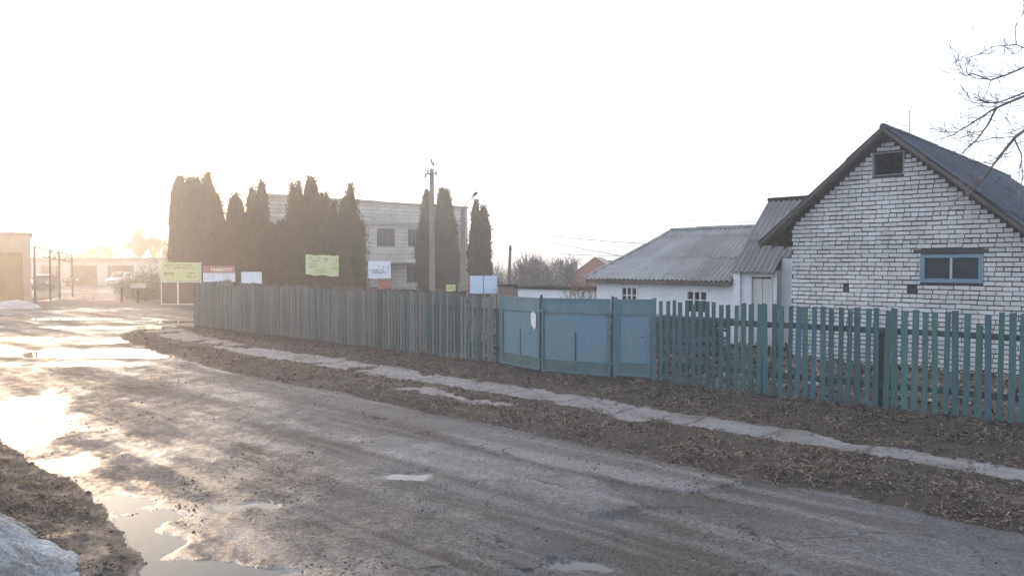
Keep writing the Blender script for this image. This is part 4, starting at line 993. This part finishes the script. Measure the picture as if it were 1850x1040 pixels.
MB().tube([(q0.x - lp.x, 0, q0.z - .4), (q0.x - lp.x, 0, q0.z), (q1.x - lp.x, 0, q1.z), (q2.x - lp.x, 0, q2.z)], .035, 6).build('arm', M['darkmetal'], lamp)
q3 = at(854, 355, 41)
MB().tube([(q3.x - lp.x, 0, q3.z), ((q3.x + q2.x) / 2 - lp.x, 0, (q3.z + q2.z) / 2 + .02), (q2.x - lp.x + .03, 0, q2.z + .03)], [.05, .10, .06], 8).build('lamp_head', M['darkmetal'], lamp)
fp = at(922, 443, 62)
far = thing('utility_pole', 'short dark leaning wooden pole in front of the grey thicket', 'utility pole', (fp.x - .15, 62, 0))
MB().tube([(0, 0, -.3), (.15, 0, fp.z)], [.16, .11], 8).build('pole', M['bark'], far)
MB().box(.0, .35, -.12, -.06, fp.z - .35, fp.z - .28).build('crossarm', M['darkmetal'], far)
def wire(label, A_, B_, sag, r=.008):
    A_, B_ = Vector(A_), Vector(B_); pts = []
    for i in range(25):
        t = i / 24; p = A_.lerp(B_, t); p.z -= sag * 4 * t * (1 - t); pts.append(p)
    mb = MB(); mb.tube(pts, r, 4); return tag(mb.build('overhead_wire', M['darkmetal']), label, 'wire', 'overhead wires between the poles and the cottage')
wire('upper overhead wire from the utility pole down towards the grey roof ridge', at(788, 312, 45), at(1500, 400, 30), .9, .012)
wire('middle overhead wire passing just above the far pole to the cottage roof', at(838, 395, 41), at(1192, 441, 27), .25, .013)
wire('lower overhead wire dropping across the sky towards the red brick gable', at(838, 402, 41), at(1230, 480, 27), .12, .012)
wire('wire from the far pole to the cottage hip', at(922, 446, 62), at(1165, 462, 27.5), .2, .012)
wire('wire across the tops of the thujas to the left of the utility pole', at(769, 318, 44.8), at(330, 440, 60), .5, .009)
wire('second wire just below the first, left of the utility pole', at(838, 398, 41), at(430, 396, 44), .3, .009)

# ------------------------------------------------------------------ banners and boards on posts
def marks(mb, x0, x1, z0, z1, y, rows, g, fill=.75, hgt=.5):
    """rows of small worn letter strokes"""
    rh = (z1 - z0) / rows
    for r_ in range(rows):
        zc_ = z1 - (r_ + .5) * rh; x = x0 + g.uniform(0, .15) * (x1 - x0); xe = x1 - g.uniform(0, .25) * (x1 - x0); lw_ = rh * hgt
        while x < xe:
            if g.random() < fill:
                k = g.choice((0, 1, 2)); h2_ = lw_ * .5
                if k == 0: mb.box(x, x + lw_ * .18, y - .004, y, zc_ - h2_, zc_ + h2_); mb.box(x + lw_ * .18, x + lw_ * .5, y - .004, y, zc_ + h2_ * .5, zc_ + h2_)
                elif k == 1: mb.box(x, x + lw_ * .18, y - .004, y, zc_ - h2_, zc_ + h2_); mb.box(x + lw_ * .36, x + lw_ * .54, y - .004, y, zc_ - h2_, zc_ + h2_); mb.box(x + lw_ * .18, x + lw_ * .36, y - .0035, y, zc_ - .1 * lw_, zc_ + .1 * lw_)
                else: mb.box(x, x + lw_ * .5, y - .004, y, zc_ - h2_, zc_ - h2_ * .6); mb.box(x, x + lw_ * .5, y - .004, y, zc_ + h2_ * .6, zc_ + h2_)
            x += lw_ * .75
def board(name, label, cat, x0, x1, y0, y1, Yd, matn, skew=0.0, wave=.02, posts=(0.1, .9), group=None, tilt=0.0):
    a, b2 = at(x0, y0, Yd), at(x1, y1, Yd); W_ = b2.x - a.x; zt, zb = a.z, b2.z
    t = thing(name, label, cat, (a.x, Yd, 0), R(skew), group)
    mb = MB(); vs = []; nx = 14
    for i in range(nx + 1):
        x = W_ * i / nx; w_ = wave * math.sin(i * 1.1); dz = tilt * i / nx + wave * .8 * math.sin(i * .9 + 1)
        vs += [(x, w_, zb + dz), (x, w_, zt + dz * .6)]
    mb.add(vs, [(2 * i, 2 * i + 2, 2 * i + 3, 2 * i + 1) for i in range(nx)])
    p = mb.build('panel', M[matn], t); so = p.modifiers.new('thick', 'SOLIDIFY'); so.thickness = .012; so.offset = 1
    for u in posts: MB().tube([(W_ * u, .09, -.2), (W_ * u, .09, zt - .05)], .035, 6).build('post', M['darkmetal'], t)
    return t, W_, zb, zt
g = random.Random(21)
t, W_, zb, zt = board('notice_banner', 'large yellow green printed banner on a white framed stand with dark panels', 'banner', 291, 361, 474, 507, 45.6, 'banner_yellow', posts=(), wave=.012)
mb = MB(); marks(mb, W_ * .08, W_ * .95, zt - .42, zt - .08, -.03, 2, g, .9, .6); marks(mb, W_ * .05, W_ * .35, zb + .25, zb + .6, -.03, 1, g, 1, .5); marks(mb, W_ * .6, W_ * .95, zb + .15, zb + .55, -.03, 2, g, .8, .5); mb.build('lettering', M['ink_olive'], t)
fr = MB(); fr.box(-.06, .0, .03, .12, -.02, zt + .02); fr.box(W_, W_ + .06, .03, .12, -.02, zt + .02); fr.box(.0, W_, .03, .12, zb - .10, zb - .02); fr.box(W_ * .40, W_ * .44, .02, .1, .06, zb - .10); fr.box(-.06, W_ + .06, .0, .12, -.02, .06); fr.build('frame', M['white_paint'], t)
MB().box(.0, W_ * .40, .05, .07, .06, zb - .10).build('lower_panel', M['maroon'], t); MB().box(W_ * .44, W_, .05, .07, .06, zb - .10).build('lower_panel', M['maroon'], t)
t, W_, zb, zt = board('notice_banner', 'white banner with a red head strip carrying white letters', 'banner', 367, 425, 492, 509, 44.0, 'banner_white', wave=.01)
mb = MB(); mb.box(0, W_, -.024, -.014, zt - .03, zt + .40); hd = mb.build('header', M['banner_red'], t)
mb = MB(); marks(mb, .22, W_ + .1, zt + .04, zt + .27, -.026, 1, g, 1, .85); mb.build('lettering', M['ink_white'], hd)
mb = MB(); marks(mb, .1, W_ * .4, zb + .15, zb + .45, -.03, 2, g, .5, .4); marks(mb, W_ * .55, W_ * .95, zb + .08, zb + .52, -.03, 3, g, .6, .5); mb.build('lettering', M['ink'], t)
board('notice_board', 'small blank white board just right of the red headed banner', 'board', 436, 473, 491, 512, 43.0, 'banner_white', wave=.003)
t, W_, zb, zt = board('notice_banner', 'sagging lime yellow banner tied to posts above the faded pickets', 'banner', 552, 612, 460, 496, 41.0, 'banner_lime', wave=.035, tilt=-.10, posts=(.74, .93))
mb = MB(); marks(mb, .12, W_ * .45, zt - .75, zt - .1, -.06, 4, g, .7, .5); marks(mb, W_ * .55, W_ * .7, zt - .45, zt - .15, -.06, 1, g, 1, .6); marks(mb, W_ * .25, W_ * .72, zb + .05, zb + .32, -.06, 2, g, .8, .5); marks(mb, W_ * .8, W_ * .96, zb + .05, zt - .2, -.06, 4, g, .7, .5); mb.build('lettering', M['ink_olive'], t)
MB().box(W_ * .715, W_ * .735, -.055, -.045, zb - .02, zt + .02).build('fold_strip', M['banner_yellow'], t)
t, W_, zb, zt = board('notice_board', 'white board with lines of dark lettering before the building entrance', 'board', 665, 706, 472, 503, 43.0, 'banner_white', wave=.006, tilt=.02, posts=(.5,))
mb = MB(); marks(mb, W_ * .42, W_ * .95, zb + .60, zb + .74, -.026, 1, g, .7, .8); marks(mb, W_ * .06, W_ * .98, zb + .44, zb + .55, -.026, 1, g, .9, .85); marks(mb, W_ * .15, W_ * .98, zb + .28, zb + .40, -.026, 1, g, .95, .85); mb.build('lettering', M['ink'], t)
board('sheet_panel', 'faded red metal sheet standing below the lettered white board', 'panel', 684, 707, 506, 527, 42.0, 'redbox', wave=.004)
t, W_, zb, zt = board('notice_board', 'small yellow sign with a dark line low beside the lamp post', 'sign', 806, 823, 514, 527, 38.0, 'banner_yellow', wave=.002)
mb = MB(); marks(mb, W_ * .15, W_ * .9, zb + .1, zb + .3, -.02, 2, g, .9, .6); mb.build('lettering', M['ink_olive'], t)
t, W_, zb, zt = board('display_board', 'pale blue double display board in a rusty frame right of the lamp post', 'board', 849, 898, 498, 530, 36.0, 'banner_blue', wave=.003, posts=(.02, .98))
MB().box(W_ * .49, W_ * .51, -.03, -.008, zb, zt).build('divider', M['darkmetal'], t)
MB().box(-.12, -.02, .0, .06, 0, zt + .1).build('frame_post', M['redbox'], t)

# small structures behind the gate
p0, p1 = at(901, 515, 35), at(934, 530, 35)
sh_ = thing('shed', 'low brown board shed just left of the long white wall', 'shed', (p0.x, 35, 0))
MB().box(0, p1.x - p0.x, 0, 1.5, -.1, p0.z - .06).build('wall', M['brownshed'], sh_); MB().box(-.06, p1.x - p0.x + .06, -.08, 1.6, p0.z - .057, p0.z).build('roof', M['slate_dark'], sh_)
p0, p1 = at(936, 518, 34), at(1081, 520, 31)
lw_ = thing('outbuilding', 'long low whitewashed outbuilding with a flat dark roof behind the gate', 'outbuilding', (p0.x, p0.y, 0), math.atan2(p1.y - p0.y, p1.x - p0.x))
Lw = (p1 - p0).length; zz = p0.z
MB().box(0, Lw, 0, 2.2, -.1, zz - .06).build('wall', M['white_wall'], lw_); MB().jbox(-.14, Lw + .1, -.12, 2.4, zz - .057, zz, .01).build('roof', M['slate_dark'], lw_)
# shrub twigs before the outbuilding
bare_tree(1040, 29, 500, 'thin bare bush before the white outbuilding, behind the middle gate leaf', 460, 4, 'twig_warm', .02, .8, 2, .006, name='bare_bush', group=None, stem=.15)
bare_tree(1068, 29.5, 505, 'thin bare bush at the corner of the cottage wall', 461, 3, 'twig_warm', .02, .8, 2, .006, name='bare_bush', group=None, stem=.15)
# red brick gable house far behind
rb = thing('brick_house', 'small orange red brick gabled house behind the grey thicket', 'house', (6.7, 60, 0), R(-12))
g0 = lambda x: at(x, 477, 60).x - 6.7
zpk = at(1075, 465, 60).z; ze = at(1030, 500, 60).z
MB().prism([(g0(1030), -.1), (g0(1128), -.1), (g0(1128), ze), (g0(1100), ze + .6), (0.01, zpk), (g0(1030), ze)], 0, .3, 'y').build('wall', M['redbrick2'], rb)
MB().box(g0(1030), g0(1030) + .3, .3, 7, -.1, ze).box(g0(1128) - .3, g0(1128), .3, 7, -.1, ze).build('wall', M['redbrick2'], rb)
mb = MB(); 
mb.add([(.0, -.15, zpk + .05), (.0, 7, zpk + .05), (g0(1135), 7, ze - .05), (g0(1135), -.15, ze - .05), (.0, -.15, zpk - .03), (.0, 7, zpk - .03), (g0(1135), 7, ze - .13), (g0(1135), -.15, ze - .13)], [(0, 3, 2, 1), (4, 5, 6, 7), (0, 1, 5, 4), (1, 2, 6, 5), (2, 3, 7, 6), (3, 0, 4, 7)])
mb.add([(-.003, -.15, zpk + .05), (-.003, 7, zpk + .05), (g0(1024), 7, ze - .1), (g0(1024), -.15, ze - .1), (-.003, -.15, zpk - .03), (-.003, 7, zpk - .03), (g0(1024), 7, ze - .18), (g0(1024), -.15, ze - .18)], [(0, 1, 2, 3), (7, 6, 5, 4), (0, 4, 5, 1), (1, 5, 6, 2), (2, 6, 7, 3), (3, 7, 4, 0)])
mb.build('roof', M['roofrust'], rb)
rh = thing('roofed_barn', 'grey roofed barn right of the red brick gable, mostly hidden by the cottage', 'barn', (at(1092, 477, 66).x, 66, 0))
zz = at(1100, 470, 66).z
MB().box(0, 5, 0, 4, -.1, 1.7).build('wall', M['brownshed'], rh)
MB().prism([(-.2, 1.7), (2.0 + 2.2, 1.7), (2.1, zz)], -.2, 6, 'x').build('roof', M['slate_mid'], rh).rotation_euler = (0, 0, 0)

# ------------------------------------------------------------------ left background
p0 = at(55, 423, 49); zt = p0.z
GA = R(33); gdir = Vector((math.cos(GA), math.sin(GA))); gnrm = (gdir.y, -gdir.x)
gb = thing('garage_block', 'beige block garage with an ochre gate at the left edge', 'garage', (p0.x, 49, 0), GA)
def gl(x, y):
    p = hit(x, y, (p0.x, 49), gnrm); return (Vector((p.x, p.y)) - Vector((p0.x, 49))).dot(gdir), p.z
a = gl(-60, 457)[0]; b2, zo = gl(41, 457)
mb = MB(); mb.box(b2, 0, 0, .4, -.1, zt); mb.box(a, b2, 0, .4, zo, zt); mb.box(-11, a, 0, .4, -.1, zt); mb.box(-.4, 0, .4, 9, -.1, zt); mb.box(-11, -.4, 8.6, 9, -.1, zt); mb.build('wall', M['beige_wall'], gb)
mb = MB(); mb.box(-11.1, .12, -.15, 9.1, zt, zt + .12); mb.build('roof', M['concrete'], gb)
d = MB(); mid = (a + b2) / 2 + .4; d.box(a, mid - .01, .15, .2, 0, zo); d.box(mid + .01, b2, .15, .2, 0, zo)
for xx in np.arange(a + .3, b2, .5): d.box(xx, xx + .03, .13, .148, .1, zo - .1)
d.build('garage_door_infill', M['ochre'], gb)
MB().tube([(gl(22, 420)[0], 1, zt), (gl(22, 420)[0], 1, zt + .75)], .03, 5).build('vent_pipe', M['darkmetal'], gb)
# metal truss gateway
tg = thing('truss_gateway', 'rusty metal gateway with a sloping truss and mesh panel beside the beige garage', 'gateway', (at(62, 477, 47).x, 47, 0))
def tl(x, y, Yd): p = at(x, y, Yd); return Vector((p.x - tg.location.x, Yd - 47, p.z))
A_, B_ = tl(60, 445, 47), tl(130, 461, 57)
n = 14; mb = MB(); mb.tube([A_, B_], .05, 5); dn = Vector((0, 0, -.55)); mb.tube([A_ + dn, B_ + dn], .04, 5)
for i in range(n): mb.tube([A_.lerp(B_, i / n) + (dn if i % 2 else Vector()), A_.lerp(B_, (i + 1) / n) + (Vector() if i % 2 else dn)], .025, 4)
mb.build('truss', M['darkmetal'], tg)
for u in (0.02, .38, .62, 1.0):
    q = A_.lerp(B_, u); MB().tube([(q.x, q.y, -.2), q], .06, 6).build('post', M['darkmetal'], tg)
q0, q1 = A_.lerp(B_, .02), A_.lerp(B_, .62); mb = MB()
for i in range(23):
    q = q0.lerp(q1, i / 22); mb.tube([(q.x, q.y, .15), (q.x, q.y, 1.75)], .016, 4)
for z in (.2, .95, 1.7): mb.tube([(q0.x, q0.y, z), (q1.x, q1.y, z)], .03, 4)
mb.build('bars', M['oldwood'], tg)
# garage row
gr = thing('garage_row', 'long low row of pale garages with dark doorways across the yard', 'garages', (at(62, 477, 88).x, 88, 0))
gx = lambda x: at(x, 477, 88).x - gr.location.x
zr_ = at(200, 467, 88).z; zd = at(150, 479, 88).z
doors = [(72, 105), (126, 175), (193, 241)]
mb = MB(); x = gx(-40)
for a, b2 in doors: mb.box(x, gx(a), 0, .4, -.1, zd); mb.box(gx(a), gx(b2), 0, .4, zd, zd + .001 + .0); x = gx(b2)
mb.box(x, gx(345), 0, .4, -.1, zd); mb.box(gx(-40), gx(345), 0, .4, zd + .002, zr_ - .1); mb.box(gx(-40), gx(345), 7.6, 8, -.1, zr_ - .1); mb.box(gx(345) - .4, gx(345), .4, 7.6, -.1, zr_ - .1); mb.build('wall', M['beige_pale'], gr)
MB().box(gx(-42), gx(348), -.5, 8.2, zr_ - .097, zr_ + .12).build('roof', M['roofrust'], gr)
for a, b2 in doors:
    dm = MB(); dm.box(gx(a), gx(b2), 3.0, 3.05, -.1, zd); dm.build('garage_door_infill', mat('brown_doorway_shade', (.16, .13, .11), .8, .25, 1, .1, 10), gr)  # no door leaf: brown sheet inside the open doorway, standing in for its shade
mb = MB()
for i in range(13):
    mb = MB(); xx = gx(-30) + i * (gx(340) - gx(-30)) / 12; mb.box(xx, xx + .05, -.02, -.003, 0, zr_ - .12); mb.build('joint_strip', M['concrete'], gr)
def car(x, Yd, matn, label, wd=1.65, hg=1.55, rz=0):
    p = at(x, 500, Yd); c = thing('parked_car', label, 'car', (p.x, Yd, 0), R(rz), 'cars parked by the garages')
    h = wd / 2; mb = MB()
    prof = [(-2.0, .35), (-2.05, .6), (-1.95, .82), (-1.0, .95), (-.35, hg - .04), (.2, hg), (1.3, hg - .02), (1.95, .98), (2.05, .6), (2.0, .35)]
    n = len(prof); vs = []
    for s, k in ((-1, .86), (-1, 1), (1, 1), (1, .86)):
        for (y, z) in prof:
            tp = (1 - .16 * max(0, (z - .9) / (hg - .9))); vs.append((s * h * (tp if k == 1 else tp * .93), y, z if k == 1 else (z + (.02 if z > .6 else -.02))))
    fs = []
    for a_ in range(3):
        for i in range(n): j = (i + 1) % n; fs.append((a_ * n + i, (a_ + 1) * n + i, (a_ + 1) * n + j, a_ * n + j))
    fs += [tuple(range(n)), tuple(range(3 * n, 4 * n))[::-1]]
    mb.add(vs, fs); mb.build('body', M[matn], c, smooth=False)
    MB().add([(-h * .82, -.99, .99), (h * .82, -.99, .99), (h * .70, -.40, hg - .08), (-h * .70, -.40, hg - .08)], [(0, 1, 2, 3)]).build('windscreen', M['glass'], c)
    MB().box(-h * .5, h * .5, -2.08, -2.04, .48, .62).build('grille', M['darkmetal'], c)
    for s in (-1, 1):
        MB().tube([(s * h * .72, -2.08, .70), (s * h * .72, -1.98, .70)], .11, 10).build('headlight', M['lens'], c)
        for yy in (-1.3, 1.3): MB().tube([(s * (h - .18), yy, .31), (s * (h + .01), yy, .31)], .31, 14).build('wheel', M['tyre'], c)
    return c
car(219, 86.5, 'car_white', 'white car parked in the right hand garage doorway', 1.6, 1.6)
car(147, 87.5, 'car_brown', 'dark cherry car parked in the middle garage doorway', 1.9, 1.4)
car(78, 74, 'car_grey', 'dark car seen through the bars of the metal gateway', 1.7, 1.45, 25)

# bushes and low things right of the entrance yard
def bush(x, Yd, w_, h_, label, seed, n=2600, matn='bush'):
    g = np.random.default_rng(seed); p = at(x, 520, Yd); t = thing('bush', label, 'bush', (p.x, Yd, 0), 0, 'scrubby bushes by the entrance yard')
    a = g.uniform(0, 6.28, n); b_ = np.arccos(g.uniform(0, 1, n)); r = g.uniform(.35, 1, n) * (1 + .25 * np.sin(3 * a + seed) + .2 * np.sin(7 * b_))
    P = np.stack([r * np.sin(b_) * np.cos(a) * w_, r * np.sin(b_) * np.sin(a) * w_ * .7, r * np.cos(b_) * h_ + .05], -1)
    d1 = g.normal(0, 1, (n, 3)); d1 /= np.linalg.norm(d1, axis=1)[:, None]; d2 = g.normal(0, 1, (n, 3)); d2 /= np.linalg.norm(d2, axis=1)[:, None]
    q = np.stack([P, P + d1 * .09, P + d1 * .13 + d2 * .05, P + d2 * .05], 1).reshape(-1, 3)
    npmesh('foliage', q, np.arange(4 * n).reshape(n, 4), M[matn], {'tone': ('FACE', g.uniform(.5, 1.6, n))}, t)
    mb = MB(); gg = random.Random(seed)
    for k in range(10): grow(mb, Vector((0, 0, 0)), Vector((gg.uniform(-.8, .8), gg.uniform(-.6, .6), 1)).normalized(), h_ * .6, .03, 2, gg, .6, .1, 2, None, .008)
    mb.build('stem', M['twig_warm'], t)
bush(932, 56, 1.7, 1.7, 'dense grey brushwood behind the low brown shed', 11, 3500, 'twig'); bush(965, 53, 2.2, 2.2, 'dense grey brushwood in the left half of the thicket', 12, 5000, 'twig'); bush(1003, 54, 2.2, 2.0, 'dense grey brushwood in the right half of the thicket', 13, 5000, 'twig')
bush(240, 55, 1.1, 1.5, 'yellow green bush beside the small pale table board', 1); bush(262, 52, 1.3, 1.7, 'brownish bush left of the yellow green banner', 2); bush(280, 56, .9, 2.2, 'taller brown bush touching the yellow green banner', 3); bush(228, 62, 1.0, 1.3, 'small sparse bush near the white car', 4)
board('low_board', 'small pale board on two legs among the bushes', 'board', 236, 264, 512, 520, 50.0, 'beige_pale', wave=.003)
pp = at(249, 545, 47.5); o = MB().jbox(-.05, .05, -.05, .05, -.1, .75, .01).build('wooden_stake', M['oldwood']); o.location = (pp.x, 47.5, 0); tag(o, 'short pale stake at the edge of the side road before the bushes', 'stake')
pp = at(220, 545, 49); o = MB().jbox(-.05, .05, -.05, .05, -.1, .95, .01).build('wooden_stake', M['oldwood']); o.location = (pp.x, 49, 0); tag(o, 'dark stake left of the bushes at the yard entrance', 'stake')

# ------------------------------------------------------------------ heaps of dirty snow
def heap(name, label, cx_, cy_, a, b_, hgt, matn, seed, n=90, rz=0.0):
    g = np.random.default_rng(seed); u = np.linspace(-1.15, 1.15, n); U_, V_ = np.meshgrid(u, u, indexing='ij'); r = np.hypot(U_, V_)
    X = cx_ + a * (U_ * math.cos(rz) - V_ * math.sin(rz)); Y = cy_ + b_ * (U_ * math.sin(rz) + V_ * math.cos(rz))
    ed = 1 + fbm(X, Y, a * .6, 3, seed) * .25
    z = hgt * np.clip(1 - (r / ed) ** 2, -.25, 1) ** 1.0 if False else hgt * (1 - (r / ed) ** 2)
    z = np.maximum(z, -.15) + fbm(X, Y, a * .25, 5, seed + 3) * hgt * .28 + fbm(X, Y, .09, 3, seed + 5) * min(.03, hgt * .1)
    Vv = np.stack([X - cx_, Y - cy_, z], -1).reshape(-1, 3); i = np.arange(n * n).reshape(n, n)
    F = np.stack([i[:-1, :-1], i[1:, :-1], i[1:, 1:], i[:-1, 1:]], -1).reshape(-1, 4)
    o = npmesh(name, Vv, F, M[matn], smooth=True); o.location = (cx_, cy_, 0); return tag(o, label, 'snow heap')
heap('snow_heap', 'grey heap of dirty melting snow at the near left road edge', -5.1, 5.3, 1.8, 1.65, .66, 'snow', 3, 150)
gx0, gy0 = G(18, 558)
heap('snow_heap', 'low dirty snow bank on the far side of the road before the beige garage', gx0 - .7, gy0 + 1.2, 1.7, 1.2, .42, 'snow_far', 5, 60)

# ------------------------------------------------------------------ haze volume added to imitate the lens flare veil
hz = MB(); hz.box(-960, 960, -960, 960, -1.4, 13.5); ho = hz.build('haze', None)
m = bpy.data.materials.new('flare_veil_haze'); m.use_nodes = True; nt = m.node_tree
for n_ in list(nt.nodes):
    if n_.type == 'BSDF_PRINCIPLED': nt.nodes.remove(n_)
pv = N(nt, 'ShaderNodeVolumePrincipled'); pv.inputs['Density'].default_value = HAZE; pv.inputs['Color'].default_value = (.95, .95, .95, 1); pv.inputs['Anisotropy'].default_value = .72
nt.links.new(pv.outputs[0], nt.nodes['Material Output'].inputs['Volume']); ho.data.materials.append(m)
tag(ho, 'added haze volume imitating the lens flare veil over the whole street', 'haze', kind='stuff')
